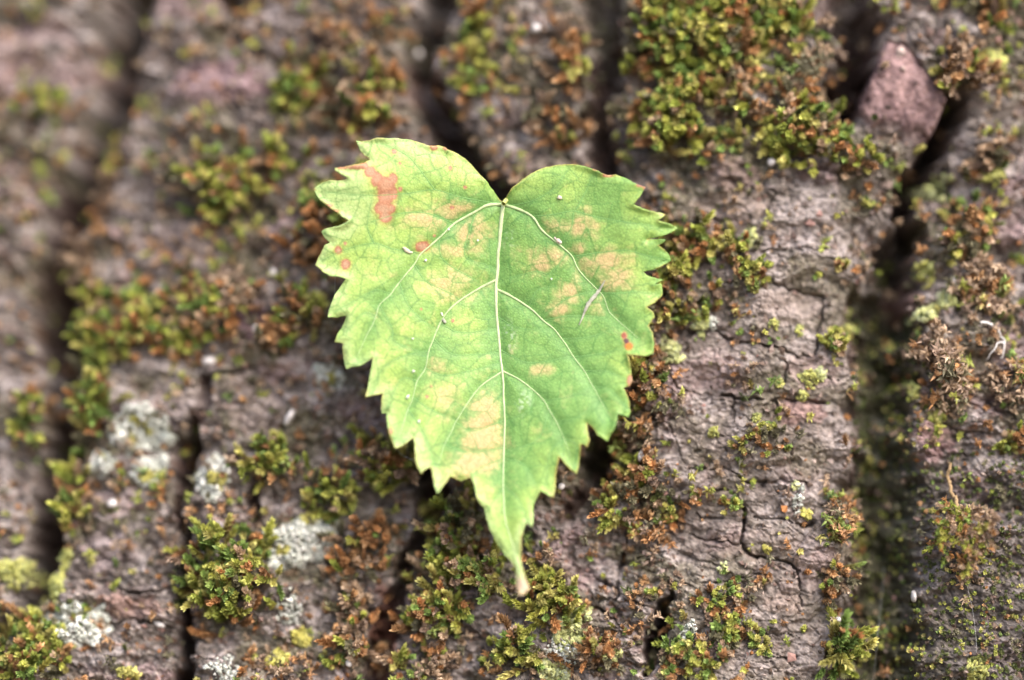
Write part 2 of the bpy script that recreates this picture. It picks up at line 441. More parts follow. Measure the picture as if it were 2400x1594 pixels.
for (cu, cv, rx, ry, col, k) in [
        (520, 195, 110, 55, (0.26, 0.17, 0.185), .75), (470, 20, 50, 40, (0.34, 0.25, 0.25), .7), (30, 110, 60, 60, (0.28, 0.20, 0.19), .6),
        (590, 755, 50, 45, (0.17, 0.105, 0.125), .8), (1905, 870, 60, 40, (0.30, 0.215, 0.20), .6), (1870, 965, 60, 35, (0.24, 0.135, 0.125), .85),
        (2200, 1030, 55, 50, (0.23, 0.14, 0.14), .75), (260, 1170, 70, 40, (0.30, 0.235, 0.24), .6), (240, 1290, 70, 50, (0.33, 0.27, 0.28), .6),
        (300, 1420, 80, 30, (0.23, 0.145, 0.12), .7), (1730, 410, 80, 40, (0.20, 0.14, 0.13), .6), (1850, 720, 90, 40, (0.29, 0.235, 0.21), .6),
        (2330, 270, 70, 60, (0.22, 0.19, 0.17), .6), (1940, 1310, 35, 35, (0.20, 0.13, 0.13), .6), (440, 570, 130, 60, (0.24, 0.19, 0.185), .6),
        (1720, 480, 90, 35, (0.28, 0.215, 0.18), .6), (1810, 1270, 60, 35, (0.25, 0.205, 0.185), .5), (1845, 1410, 50, 30, (0.28, 0.21, 0.18), .7),
        (650, 60, 80, 60, (0.24, 0.20, 0.195), .6), (420, 930, 90, 50, (0.27, 0.225, 0.215), .6), (600, 960, 70, 60, (0.24, 0.19, 0.18), .5),
        (1010, 1180, 34, 70, (0.115, 0.045, 0.035), .8), (895, 1480, 34, 120, (0.11, 0.045, 0.030), .8), (2130, 690, 40, 60, (0.10, 0.05, 0.045), .7)]:
    r = ((U - cu) / rx) ** 2 + ((V - cv) / ry) ** 2 + 0.9 * mid + 0.5 * fin
    C = mixc(C, col, (1 - sstep(0.55, 1.15, r)) * k)
lr = sstep(2110, 2200, U) * sstep(1020, 1160, V)          # the dark weathered lower right
C = mixc(C, (0.062, 0.055, 0.052), lr * 0.6)
C *= (1 + 0.18 * fin + 0.10 * spk)[..., None] * np.array((0.95, 0.94, 0.94))
C = mixc(C, (0.20, 0.165, 0.145), right_ridge * sstep(420, 520, V) * (1 - fmask) * (0.35 + 0.25 * big))
C = np.clip(C, 0.012, 0.6)

# one mesh for furrows and everything outside the picture, one mesh for each plate that shows
trunk = empty("tree_trunk", (0.0, 0.02, 0.0))
tag(trunk, "furrowed grey brown tree trunk with flaking bark behind the leaf", "tree trunk")
nv, nu = U.shape
inside = (U > -40) & (U < 2440) & (V > -40) & (V < 1634)
lab = np.where((fmask > 0.5) | ~inside, -1, pid)
lab = np.where(chunk > 0.5, 999999, lab)
Q = np.arange(nv * nu, dtype=np.int32).reshape(nv, nu)
quads = np.stack([Q[:-1, :-1], Q[1:, :-1], Q[1:, 1:], Q[:-1, 1:]], -1).reshape(-1, 4)
ql = lab[:-1, :-1].ravel()
ids, cnt = np.unique(ql, return_counts=True)
small = ids[(cnt < 400)]
ql = np.where(np.isin(ql, small), -1, ql)
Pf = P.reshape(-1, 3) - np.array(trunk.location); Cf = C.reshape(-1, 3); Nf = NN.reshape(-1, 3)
order = np.argsort(ql, kind='stable'); qs = quads[order]; ls = ql[order]
cuts = np.nonzero(np.diff(ls))[0] + 1
remap = np.full(nv * nu, -1, np.int32)
for grp, l in zip(np.split(qs, cuts), [ls[0]] + list(ls[cuts])):
    vi = np.unique(grp)
    remap[vi] = np.arange(len(vi))
    nm = "furrowed_bark" if l == -1 else "bark_plate"
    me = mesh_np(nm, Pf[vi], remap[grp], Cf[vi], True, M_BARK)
    me.normals_split_custom_set_from_vertices(Nf[vi])
    o = link(nm, me, trunk)
    if l == 999999:
        o["label"] = "broken reddish bark plate standing proud"

gm, gt, gp_ = base_mat("soil", 0.95, 0.1)
gn = gt.nodes.new("ShaderNodeTexNoise"); gn.inputs["Scale"].default_value = 9.0; gn.inputs["Detail"].default_value = 6.0
gr = gt.nodes.new("ShaderNodeValToRGB")
gr.color_ramp.elements[0].color = (0.12, 0.09, 0.06, 1); gr.color_ramp.elements[1].color = (0.26, 0.21, 0.14, 1)
gt.links.new(gn.outputs["Fac"], gr.inputs["Fac"]); gt.links.new(gr.outputs["Color"], gp_.inputs["Base Color"])
gv = [(x, y, 0.02 * math.sin(x * 3 + y)) for y in np.linspace(-8, 8, 25) for x in np.linspace(-8, 8, 25)]
gf = [(j * 25 + i, j * 25 + i + 1, (j + 1) * 25 + i + 1, (j + 1) * 25 + i) for j in range(24) for i in range(24)]
bounce_ground = link("ground", mesh_np("ground", gv, gf, None, True, gm)); bounce_ground.location = (0, 0, -0.9)  # unseen soil sheet below the frame, added only to bounce light upward
bounce_ground["kind"] = "structure"

# ------------------------------------------------------------------ sampling the surface
def samp(A, u, v):
    iu = np.clip(np.searchsorted(GU, u) - 1, 0, nu - 2); iv = np.clip(np.searchsorted(GV, v) - 1, 0, nv - 2)
    fu = ((u - GU[iu]) / (GU[iu + 1] - GU[iu]))[..., None]; fv = ((v - GV[iv]) / (GV[iv + 1] - GV[iv]))[..., None]
    return (A[iv, iu] * (1 - fu) + A[iv, iu + 1] * fu) * (1 - fv) + (A[iv + 1, iu] * (1 - fu) + A[iv + 1, iu + 1] * fu) * fv
def surf(u, v):
    u = np.atleast_1d(np.asarray(u, float)); v = np.atleast_1d(np.asarray(v, float))
    return samp(P, u, v)
def surf_n(u, v):
    u = np.atleast_1d(np.asarray(u, float)); v = np.atleast_1d(np.asarray(v, float))
    n = samp(N0, u, v) * 0.75 + samp(NN, u, v) * 0.25
    return n / np.linalg.norm(n, axis=-1, keepdims=True)
def height(u, v):
    return samp(H[..., None], np.asarray(u, float), np.asarray(v, float))[..., 0]

# ------------------------------------------------------------------ moss
def rot_to(n, spin):
    """rotation matrices taking +Z to the directions n, with a spin"""
    z = n / np.linalg.norm(n, axis=1, keepdims=True)
    a = np.where(np.abs(z[:, 2:3]) < 0.9, np.array([[0, 0, 1.0]]), np.array([[1.0, 0, 0]]))
    x = np.cross(a, z); x /= np.linalg.norm(x, axis=1, keepdims=True)
    y = np.cross(z, x)
    c, s = np.cos(spin)[:, None], np.sin(spin)[:, None]
    return np.stack([x * c + y * s, -x * s + y * c, z], -1)

def shoot_proto(seed, nleaf=20, L=34, lw=8.5, ll=13, spread=0.75, curl=0.5, bend=0.35, dry=False):
    r = np.random.default_rng(seed)
    vs, fs, ts = [], [], []
    bx, by = bend * L * r.normal(), bend * L * r.normal()
    def ax(t):
        return np.array([bx * t * t * .6, by * t * t * .6, L * t])
    for i in range(nleaf):
        t = 0.12 + 0.88 * (i / (nleaf - 1)) ** 0.8
        a = i * 2.39996 + r.normal() * 0.25
        c = ax(t)
        out = np.array([math.cos(a), math.sin(a), 0.0]); tan = np.array([-math.sin(a), math.cos(a), 0.0])
        sp = spread * (1.15 - 0.75 * t) + r.normal() * (0.32 if dry else 0.12)
        f = 0.75 + 0.45 * math.sin(math.pi * min(1, t * 0.95)) + r.normal() * 0.08
        d0 = out * math.sin(sp) + np.array([0, 0, 1]) * math.cos(sp)
        sp2 = sp + curl * (1 if not dry else r.normal() * 2.2)
        d1 = out * math.sin(sp2) + np.array([0, 0, 1]) * math.cos(sp2)
        if dry:
            d1 = d1 + tan * r.normal() * 0.5
        l = ll * f; wd = lw * f
        b = c - d0 * l * 0.15
        m = c + d0 * l * 0.5; tip = m + d1 * l * 0.55
        nrm = np.cross(tan, d0)
        k = len(vs)
        vs += [b, m + tan * wd * .5 + nrm * wd * .12, m - nrm * wd * .16, m - tan * wd * .5 + nrm * wd * .12, tip]
        fs += [(k, k + 1, k + 2), (k, k + 2, k + 3), (k + 1, k + 4, k + 2), (k + 2, k + 4, k + 3)]
        ts += [t * .8 - 0.2, t * .9, t * .8, t * .9, t + .12]
    k = len(vs)          # stem
    for j in range(3):
        a = j * 2.094
        vs += [np.array([math.cos(a) * 1.4, math.sin(a) * 1.4, -8]), ax(0.8) + np.array([math.cos(a), math.sin(a), 0])]
        ts += [-.3, .4]
    for j in range(3):
        p, q = k + 2 * j, k + 2 * ((j + 1) % 3)
        fs += [(p, q, q + 1), (p, q + 1, p + 1)]
    return np.array(vs), np.array(fs, int), np.clip(np.array(ts), 0, 1.1)

PLUMP = [shoot_proto(s, 22, 30, 8.0, 14, .75, .25) for s in range(6)]
LONG = [shoot_proto(50 + s, 32, 52, 6.8, 15, .55, .2, .5) for s in range(5)]
DRY = [shoot_proto(90 + s, 15, 34, 6.5, 21, 1.0, .9, .6, True) for s in range(6)]
TINY = [shoot_proto(140 + s, 9, 20, 9, 13, .9, .3) for s in range(5)]

GREEN = [((0.055, 0.075, 0.014), (0.31, 0.345, 0.055)), ((0.07, 0.085, 0.014), (0.42, 0.43, 0.085)), ((0.035, 0.060, 0.015), (0.20, 0.28, 0.055)),
         ((0.09, 0.085, 0.018), (0.48, 0.45, 0.13))]
ORANGE = [((0.085, 0.042, 0.018), (0.46, 0.225, 0.075)), ((0.075, 0.042, 0.020), (0.36, 0.185, 0.070)), ((0.10, 0.055, 0.026), (0.52, 0.30, 0.125))]
TAN = [((0.11, 0.070, 0.045), (0.44, 0.300, 0.185)), ((0.085, 0.056, 0.040), (0.32, 0.215, 0.145)), ((0.12, 0.085, 0.055), (0.52, 0.37, 0.24))]
DARKG = [((0.022, 0.028, 0.012), (0.070, 0.095, 0.030)), ((0.03, 0.032, 0.016), (0.105, 0.125, 0.045))]
GREY = [((0.06, 0.055, 0.038), (0.20, 0.185, 0.12))]
KIND = {  # probabilities of (green, orange, tan, dark green, grey)
    'g': (.70, .17, .11, .01, .01), 'm': (.47, .31, .18, .02, .02), 'o': (.22, .58, .18, .01, .01), 'd': (.08, .22, .68, .01, .01), 'k': (.24, .03, .07, .62, .04),
    'b': (.27, .28, .38, .02, .05)}
GREEN = [(a, tuple(np.array(c) * (1.22, 1.18, 1.25))) for a, c in GREEN]
ORANGE = [(a, tuple(np.array(c) * (1.1, 1.1, 1.15))) for a, c in ORANGE]
PALS = [GREEN, ORANGE, TAN, DARKG, GREY]

def shoots(u, v, kind, scale, protos, raise_px, up=0.35, wild=0.45):
    """many shoots as one mesh: numpy all through; returns verts (world), tris, colours"""
    n = len(u)
    nr = surf_n(u, v)
    d = nr + np.array([0, 0, 1.0]) * up + rng.normal(size=(n, 3)) * wild
    d[:, 1] = np.minimum(d[:, 1], -0.12)
    R = rot_to(d, rng.random(n) * 6.283)
    base = surf(u, v) + nr * (raise_px[:, None] * S) - nr * (4 * S)
    cum = np.cumsum(np.array(KIND[kind]) / sum(KIND[kind]))
    dr = np.clip(0.5 + 1.05 * fbm(u / 40, v / 40, 77, 2) + 0.16 * rng.normal(size=n), 0, 0.999)
    pk = np.clip(np.searchsorted(cum, np.where(rng.random(n) < 0.22, rng.random(n), dr)), 0, 4)
    VV, FF, CC = [], [], []
    off = 0
    which = rng.integers(0, len(protos), n)
    for w_ in range(len(protos)):
        sel = np.nonzero(which == w_)[0]
        if not len(sel): continue
        pv, pf, pt = protos[w_]
        sc = (scale * rng.uniform(0.72, 1.25, n))[sel]
        vv = np.einsum('nij,mj->nmi', R[sel], pv * S) * sc[:, None, None] + base[sel][:, None, :]
        lo = np.zeros((len(sel), 3)); hi = np.zeros((len(sel), 3))
        for i, s_ in enumerate(sel):
            pal = PALS[pk[s_]]; a, b = pal[rng.integers(len(pal))]
            g = rng.uniform(0.75, 1.25)
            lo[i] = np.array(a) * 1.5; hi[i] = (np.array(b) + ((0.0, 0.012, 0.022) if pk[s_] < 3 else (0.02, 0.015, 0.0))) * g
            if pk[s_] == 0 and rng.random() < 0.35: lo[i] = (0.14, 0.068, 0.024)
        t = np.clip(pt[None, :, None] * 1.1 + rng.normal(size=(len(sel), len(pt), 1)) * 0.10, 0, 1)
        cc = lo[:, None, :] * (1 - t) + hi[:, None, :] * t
        ff = pf[None] + (np.arange(len(sel)) * len(pv))[:, None, None] + off
        off += len(sel) * len(pv)
        VV.append(vv.reshape(-1, 3)); FF.append(ff.reshape(-1, 3)); CC.append(cc.reshape(-1, 3))
    return np.vstack(VV), np.vstack(FF), np.vstack(CC)

def cushion(label, u, v, rx, ry, kind='g', dens=1.0, scale=1.0, style=None, ang=0.0, hump=22, name="moss_cushion", group=None):
    n = int(math.pi * rx * ry / 122 * dens)
    a = rng.random(n * 3) * 6.283; r = np.sqrt(rng.random(n * 3)) * 1.45
    x = np.cos(a) * r; y = np.sin(a) * r
    ca, sa = math.cos(ang), math.sin(ang)
    uu = u + x * rx * ca - y * ry * sa; vv = v + x * rx * sa + y * ry * ca
    acc = r * r + 1.55 * fbm(uu / 34, vv / 34, 71, 2) + 0.5 * noise(uu / 90, vv / 90, 75) + 0.22 * rng.normal(size=len(r)) < 0.95
    uu, vv, r = uu[acc][:n], vv[acc][:n], r[acc][:n]
    if len(uu) < 3:
        uu = np.array([u, u + 6, u - 6.0]); vv = np.array([v, v + 5, v - 5.0]); r = np.zeros(3)
    ra = rng.random(len(uu)) * hump * np.clip(1 - r * r, 0.1, 1)
    protos = {'p': PLUMP, 'l': LONG, 'd': DRY, 't': TINY, None: PLUMP + LONG[:3]}[style]
    vs, fs, cs = shoots(uu, vv, kind, scale, protos, ra)
    loc = surf(u, v)[0]
    o = link(name, mesh_np(name, vs - loc, fs, cs, True, M_MOSS))
    o.location = loc
    return tag(o, label, "moss", group)

MOSS = "moss cushions on the bark"
CUSH = [
    ("lush green moss cushion with orange lower fringe, at upper left of the leaf", 540, 440, 88, 58, 'g', 1.1, 1.1, 'l'),
    ("rusty orange and green moss tuft touching the top of the lush cushion", 660, 375, 58, 34, 'm', 1.0, 1.0, None),
    ("olive moss cushion beside the pinkish bark plate at upper left", 690, 195, 52, 62, 'm', 0.9, 1.0, None),
    ("tan and orange moss clump high above the leaf's left lobe", 785, 105, 46, 62, 'd', 0.9, 1.0, None),
    ("brown and olive moss mat just above the leaf's left lobe tip", 860, 235, 92, 72, 'b', 0.85, 1.0, None),
    ("dark green moss tuft hugging the leaf's upper left teeth", 762, 485, 44, 70, 'm', 1.0, 1.0, None),
    ("orange tinged moss tuft against the leaf's left edge at mid height", 735, 590, 36, 44, 'o', .9, 1.0, None),
    ("sparse olive moss streak above the notch of the leaf", 1105, 110, 42, 95, 'g', 0.55, 1.05, None),
    ("rust orange moss tuft above the leaf's right lobe", 1330, 135, 36, 48, 'o', 0.9, 1.1, None),
    ("mixed olive and orange moss patch right above the leaf's right lobe", 1300, 300, 62, 46, 'o', 0.6, 1.05, None),
    ("big bright green moss cushion left side of the upper right moss bank", 1600, 150, 95, 140, 'g', 1.0, 1.1, 'l'),
    ("bright yellow green moss cushion along the top edge right of centre", 1770, 55, 125, 62, 'g', 1.0, 1.15, 'l'),
    ("brown withered moss patch at the right rim of the upper right moss bank", 1880, 130, 58, 82, 'b', 0.9, 0.9, 'd'),
    ("plump green moss cushion hanging lowest in the upper right moss bank", 1850, 300, 92, 92, 'g', 1.05, 1.0, None),
    ("green moss cushion at the lower left of the upper right moss bank", 1560, 300, 66, 60, 'g', 0.9, 1.1, 'l'),
    ("brown moss bits in the middle of the upper right moss bank", 1725, 210, 60, 60, 'b', 0.7, 0.85, 'd'),
    ("orange and green moss tuft right of the leaf's upper right teeth", 1625, 565, 56, 40, 'o', 1.0, 0.95, None),
    ("green moss tuft with pale lichen at its right end, right of the leaf", 1715, 590, 50, 28, 'g', 1.0, 0.9, None),
    ("dark green moss tuft against the leaf's right middle teeth", 1582, 650, 40, 44, 'g', 1.0, 0.9, None),
    ("small green moss tuft on the grey ridge above its upper long crack", 1772, 650, 30, 34, 'g', 1.0, 0.85, 'p'),
    ("thin green moss streak trailing down from the leaf's right teeth", 1650, 705, 26, 36, 'g', 0.8, 0.85, 'p'),
    ("green moss strip under the leaf's right teeth", 1570, 735, 34, 36, 'g', 0.9, 0.9, None),
    ("green moss tuft near the right rim of the grey ridge at mid height", 1955, 640, 36, 22, 'g', 1.1, 0.8, 'p'),
    ("orange brown moss cushion next to the leaf's lower right edge", 1512, 885, 46, 62, 'o', 1.1, 0.95, None),
    ("dry brown moss tuft below the leaf's lower right teeth", 1462, 1020, 50, 38, 'o', 1.0, 0.9, 'd'),
    ("light orange moss column on the bark right of the leaf tip", 1492, 1125, 38, 72, 'o', 1.2, 0.95, None),
    ("green moss tuft left of the light orange moss column", 1435, 1190, 36, 42, 'g', 1.1, 0.85, None),
    ("green moss tuft right of the light orange moss column", 1580, 1190, 46, 34, 'g', 1.0, 0.85, None),
    ("small orange moss bits below the light orange moss column", 1525, 1245, 46, 26, 'o', 0.9, 0.8, 'd'),
    ("wide brown, green and orange moss mat at middle left", 390, 750, 165, 82, 'm', 0.95, 0.95, None),
    ("green moss rim along the left furrow beside the wide moss mat", 215, 790, 34, 84, 'g', 1.0, 0.95, 'l'),
    ("tan curled moss tuft at the upper right of the wide moss mat", 555, 685, 46, 38, 'd', 0.9, 0.9, 'd'),
    ("orange moss tuft beside the white grain at middle left", 650, 785, 38, 46, 'o', 1.0, 0.95, None),
    ("olive moss scatter between the orange tuft and the leaf's left edge", 715, 730, 46, 66, 'm', 0.7, 0.9, None),
    ("green moss strip along the left furrow at lower left", 168, 1120, 32, 100, 'g', 1.2, 1.05, 'l'),
    ("yellow green moss tuft at the upper end of the lower left strip", 222, 960, 40, 54, 'g', 1.0, 1.0, 'l'),
    ("blurred green moss tuft at the left border", 62, 975, 36, 54, 'm', 0.9, 1.0, None),
    ("faint olive moss patch in the upper left corner region", 78, 235, 44, 44, 'm', 0.55, 1.0, None),
    ("tan moss strip on the right rim of the left furrow", 230, 425, 26, 62, 'd', 0.8, 1.0, None),
    ("orange moss rim on the left furrow above the wide moss mat", 178, 610, 34, 56, 'd', 0.8, 1.0, None),
    ("large bright green moss cushion under the grey lichen at lower left", 530, 1365, 88, 100, 'g', 0.85, 1.1, 'l'),
    ("green moss mat in the bottom left corner", 60, 1545, 90, 60, 'g', 1.0, 1.0, 'l'),
    ("green moss tuft left of the round grey lichen at bottom left", 75, 1450, 38, 40, 'g', 0.9, 0.95, None),
    ("green moss tuft near the lichen specks above the large lower left cushion", 615, 1080, 56, 36, 'g', 0.9, 0.95, 'l'),
    ("green moss cushion right above the grey and yellow lichen", 775, 1165, 46, 54, 'g', 1.0, 0.95, None),
    ("orange moss scatter right of the grey and yellow lichen", 845, 1285, 54, 62, 'o', 0.8, 0.95, None),
    ("olive moss cushion in the shade under the leaf's lower left teeth", 900, 1085, 66, 52, 'm', 1.0, 1.05, 'l'),
    ("green moss tuft left of the leaf tip", 1070, 1250, 56, 76, 'g', 0.95, 1.05, 'l'),
    ("star like green moss tuft below left of the leaf tip", 1090, 1350, 74, 42, 'g', 0.95, 1.15, 'l'),
    ("pale olive moss patch right of the reddish furrow at the bottom", 1010, 1445, 66, 66, 'm', 0.7, 1.0, None),
    ("tan and orange moss strip left of the reddish furrow at the bottom", 835, 1470, 42, 100, 'd', 0.8, 0.95, None),
    ("orange moss patch right of the reddish furrow along the bottom edge", 985, 1560, 66, 40, 'd', 0.8, 0.95, None),
    ("green moss cushion below right of the leaf tip", 1290, 1420, 62, 46, 'g', 1.1, 0.95, 'l'),
    ("dark green moss tuft left of the pale yellow lichen at the bottom", 1215, 1545, 52, 44, 'g', 0.9, 0.95, None),
    ("small orange and green moss tuft between the two pale yellow lichens", 1392, 1530, 34, 36, 'o', 1.2, 0.8, None),
    ("large plump green moss cushion at the bottom of the grey ridge", 1640, 1535, 88, 66, 'g', 1.2, 0.95, 'p'),
    ("green and orange moss patch on the grey ridge above the large plump cushion", 1690, 1415, 62, 36, 'm', 1.0, 0.8, 'p'),
    ("small moss tuft right above the large plump cushion", 1770, 1500, 36, 32, 'g', 0.8, 0.75, 'p'),
    ("green moss tuft on the grey ridge near the black gap", 1555, 1385, 50, 26, 'g', 0.7, 0.75, 'p'),
    ("orange brown moss fringe on the right rim of the grey ridge", 1968, 1215, 26, 74, 'o', 1.1, 0.85, 'd'),
    ("green and orange moss fringe on the ridge rim under the rounded knob", 1962, 1375, 24, 62, 'm', 1.0, 0.8, None),
    ("green moss rosette on the valley rim near the bottom", 1978, 1535, 42, 40, 'g', 1.1, 1.1, 'l'),
    ("small green moss tufts on the middle of the grey ridge", 1790, 1030, 52, 32, 'g', 0.9, 0.75, 'p'),
    ("green and orange moss tuft at the ridge rim in the middle", 1962, 795, 30, 36, 'm', 1.2, 0.8, 'p'),
    ("thin green moss line along the upper cracks of the lower grey ridge", 1640, 1172, 52, 20, 'm', 1.0, 0.75, 'p'),
    ("green moss dot on the crossing of cracks on the grey ridge", 1722, 1190, 24, 24, 'g', 1.0, 0.75, 'p'),
    ("little green moss dots below the long upper crack of the grey ridge", 1800, 790, 56, 22, 'g', 0.45, 0.6, 't'),
    ("green and orange moss cushion on the right bark beside the valley", 2275, 545, 54, 60, 'm', 1.0, 0.95, None),
    ("dry brown moss mat below the green and orange cushion at the right", 2310, 660, 66, 62, 'd', 0.9, 0.9, 'd'),
    ("tan withered moss tangle at the right rim of the valley", 2215, 880, 52, 74, 'd', 1.25, 1.05, 'd'),
    ("brown moss bits on the right border below the pale twig", 2365, 905, 40, 62, 'd', 0.8, 0.85, 'd'),
    ("green and orange moss tuft on the right border at lower middle height", 2375, 1035, 32, 42, 'm', 0.9, 0.85, None),
    ("tan moss clump right of the broken reddish bark plate", 2250, 170, 56, 50, 'd', 1.0, 1.0, None),
    ("tan moss tuft in the upper right corner", 2330, 40, 52, 36, 'm', 0.7, 1.0, None),
    ("orange tan moss tuft on the right bark under the black crack", 2310, 375, 36, 34, 'd', 0.9, 0.95, None),
    ("green moss bits near the base of the broken reddish bark plate", 2010, 385, 46, 52, 'm', 0.5, 0.9, None),
    ("dark green moss tuft at the upper left of the grey ridge", 1650, 350, 44, 44, 'g', 0.6, 0.95, None),
]
for lb, u, v, rx, ry, k, dn, sc, st in CUSH:
    cushion(lb, u, v, rx, ry, k, dn, sc * (1.12 if st in ('l', None) else 1.0), st, group=MOSS)

def scatter(name, label, n, dens_fn, kind, scale, protos, cat="moss"):
    u = rng.uniform(-150, 2550, n); v = rng.uniform(-120, 1714, n)
    k = rng.random(n) < dens_fn(u, v)
    u, v = u[k], v[k]
    vs, fs, cs = shoots(u, v, kind, scale, protos, np.zeros(len(u)))
    o = link(name, mesh_np(name, vs, fs, cs, True, M_MOSS))
    return tag(o, label, cat, kind="stuff")

def d_sprinkle(u, v):
    rr = ((u > 1600) & (u < 1990) & (v > 380)).astype(float)
    f = sstep(-0.05, 0.5, fbm(u / 75, v / 60, 81, 3)) * (1 - 0.55 * rr)
    f = f * 0.85 + 0.12 * (1 - rr)
    f = f * (1 - 0.85 * sstep(2080, 2140, u) * sstep(960, 1080, v))
    f = f * (1 - np.exp(-(((u - 2245) / 80) ** 2 + ((v - 1250) / 95) ** 2) ** 2))
    f = np.where((u > 2000) & (u < 2225) & (v > 90) & (v < 350), 0.03, f)
    return np.where(height(u, v) < -90, np.where(u < 700, 0.30, 0.10), f)
scatter("moss_sprinkle", "small olive and orange moss shoots sprinkled over the whole bark", 17000, d_sprinkle, 'b', 0.74, PLUMP + DRY, "moss")
def d_valley(u, v):
    a = sstep(1990, 2030, u) * (1 - sstep(2120, 2230, u)) * sstep(640, 860, v)
    b = sstep(2080, 2150, u) * sstep(1020, 1150, v) * 0.8
    t = np.exp(-(((u - 2245) / 80) ** 2 + ((v - 1250) / 95) ** 2) ** 2)
    return np.maximum(a, b) * (1 - 0.9 * t)
scatter("valley_moss_film", "dark green fuzzy moss film in the wide right furrow", 36000, d_valley, 'k', 0.50, TINY, "moss")
def d_dots(u, v):
    return 0.10 + 0.6 * sstep(0.1, 0.5, fbm(u / 50, v / 40, 85, 3))
scatter("moss_dots", "tiny green moss dots scattered across the bark", 3600, d_dots, 'm', 0.42, TINY, "moss")

# ------------------------------------------------------------------ lichens
def flakes(u, v, rad, cols, raise_px, tilt=0.55):
    VV, FF, CC = [], [], []; off = 0
    pos = surf(u, v); nr = surf_n(u, v)
    d = nr + rng.normal(size=nr.shape) * tilt
    R = rot_to(d, rng.random(len(u)) * 6.283)
    for i in range(len(u)):
        k = 9
        a = np.linspace(0, 6.283, k, endpoint=False)
        rr = rad[i] * (1 + 0.32 * np.sin(a * 3 + rng.random() * 6) + 0.22 * rng.normal(size=k))
        ring = np.stack([np.cos(a) * rr, np.sin(a) * rr, rng.normal(size=k) * rad[i] * 0.28 + 0.25 * rad[i]], -1)
        under = ring * np.array([.8, .8, 1]) - np.array([0, 0, rad[i] * 0.55])
        pv = np.vstack([[[0, 0, 0]], ring, under]) * S
        pv = pv @ R[i].T + pos[i] + nr[i] * raise_px[i] * S
        ff = [(0, 1 + j, 1 + (j + 1) % k) for j in range(k)]
        for j in range(k):
            p, q = 1 + j, 1 + (j + 1) % k
            ff += [(p, p + k, q + k), (p, q + k, q)]
        VV.append(pv); FF.append(np.array(ff) + off); off += len(pv)
        c = np.repeat(cols[i][None], len(pv), 0); c[0] *= 0.8
        CC.append(c)
    return np.vstack(VV), np.vstack(FF), np.vstack(CC)

LG = np.array([(0.58, 0.59, 0.53), (0.50, 0.52, 0.46), (0.66, 0.65, 0.60), (0.40, 0.42, 0.37)])
LY = np.array([(0.42, 0.42, 0.12), (0.36, 0.37, 0.13), (0.48, 0.47, 0.15), (0.30, 0.32, 0.12)])
LP = np.array([(0.50, 0.52, 0.22), (0.44, 0.47, 0.20), (0.58, 0.58, 0.28), (0.40, 0.43, 0.24)])
LYB = np.array([(0.44, 0.40, 0.10), (0.38, 0.36, 0.11), (0.48, 0.44, 0.14)])
def lichen(label, u, v, rx, ry, pal, dens=1.0, rad=7.0, ylw=(), group=None, ang=0.0, hump=8):
    if rx > 40: hump = 26
    rx, ry = rx * 1.22, ry * 1.22
    n = max(5, int(math.pi * rx * ry / (16 if rx > 45 else 22) * dens))
    a = rng.random(n * 2) * 6.283; r = np.sqrt(rng.random(n * 2)) * 1.2
    x, y = np.cos(a) * r * rx, np.sin(a) * r * ry
    uu = u + x * math.cos(ang) - y * math.sin(ang); vv = v + x * math.sin(ang) + y * math.cos(ang)
    acc = r * r + 0.8 * fbm(uu / 20, vv / 20, 91, 2) < 1.0
    uu, vv, r = uu[acc][:n], vv[acc][:n], r[acc][:n]
    if len(uu) < 4:
        uu = u + rng.normal(size=5) * rx * .4; vv = v + rng.normal(size=5) * ry * .4; r = np.zeros(5)
    cols = pal[rng.integers(0, len(pal), len(uu))] * rng.uniform(.8, 1.12, (len(uu), 1))
    for (yu, yv, yr) in ylw:
        s = np.hypot(uu - yu, vv - yv) < yr
        cols[s] = LYB[rng.integers(0, 3, s.sum())]
    vs, fs, cs = flakes(uu, vv, rad * rng.uniform(.55, 1.2, len(uu)), cols, 3 + hump * np.clip(1 - r * r, 0, 1) * rng.random(len(uu)))
    loc = surf(u, v)[0]
    o = link("lichen_patch", mesh_np("lichen_patch", vs - loc, fs, cs, True, M_LICHEN)); o.location = loc
    return tag(o, label, "lichen", group)

lichen("large grey white lichen with yellow corners, left of the leaf tip", 700, 1272, 74, 46, LG, 1.0, 6.5, [(722, 1205, 26), (612, 1294, 20), (664, 1290, 16), (770, 1256, 12)], ang=-0.3)
lichen("pale grey lichen rosette near the bottom left corner", 170, 1462, 68, 42, LG, 1.0, 7, [(160, 1520, 16)])
lichen("round grey lichen flecked with yellow above the lower left furrow", 332, 1008, 54, 46, LG, 0.9, 7, [(315, 985, 13), (345, 1000, 12), (310, 1030, 14)])
lichen("small grey lichen with a yellow side, just below the round flecked one", 352, 1102, 30, 30, LG, 0.9, 7, [(345, 1118, 16)])
lichen("small whitish lichen at the left of the one with a yellow side", 238, 1088, 22, 24, LG, 0.8, 7, [(240, 1072, 9)])
lichen("half yellow, half grey lichen right of the dark pit at lower left", 500, 1125, 32, 40, LG, 0.8, 7, [(512, 1125, 22)])
lichen("small grey and yellow lichen close to the leaf's lower left teeth", 768, 885, 26, 26, LG, 0.7, 7, [(775, 880, 10)])
lichen("pale yellow lichen patch on the upper side of the square bark block", 1345, 1472, 30, 44, LP, 0.9, 6.5, ang=0.5)
lichen("pale yellow lichen on the right part of the square bark block", 1428, 1524, 20, 26, LP, 1.0, 6.5)
lichen("pale yellow lichen on the lower left foot of the square bark block", 1298, 1575, 28, 24, LP, 0.9, 6.5)
lichen("grey crust lichen between the pale yellow ones at the bottom", 1322, 1530, 32, 36, LG, 0.5, 5)
lichen("bright yellow lichen near the bottom left moss cushion", 705, 1492, 18, 20, LYB, 0.9, 7)
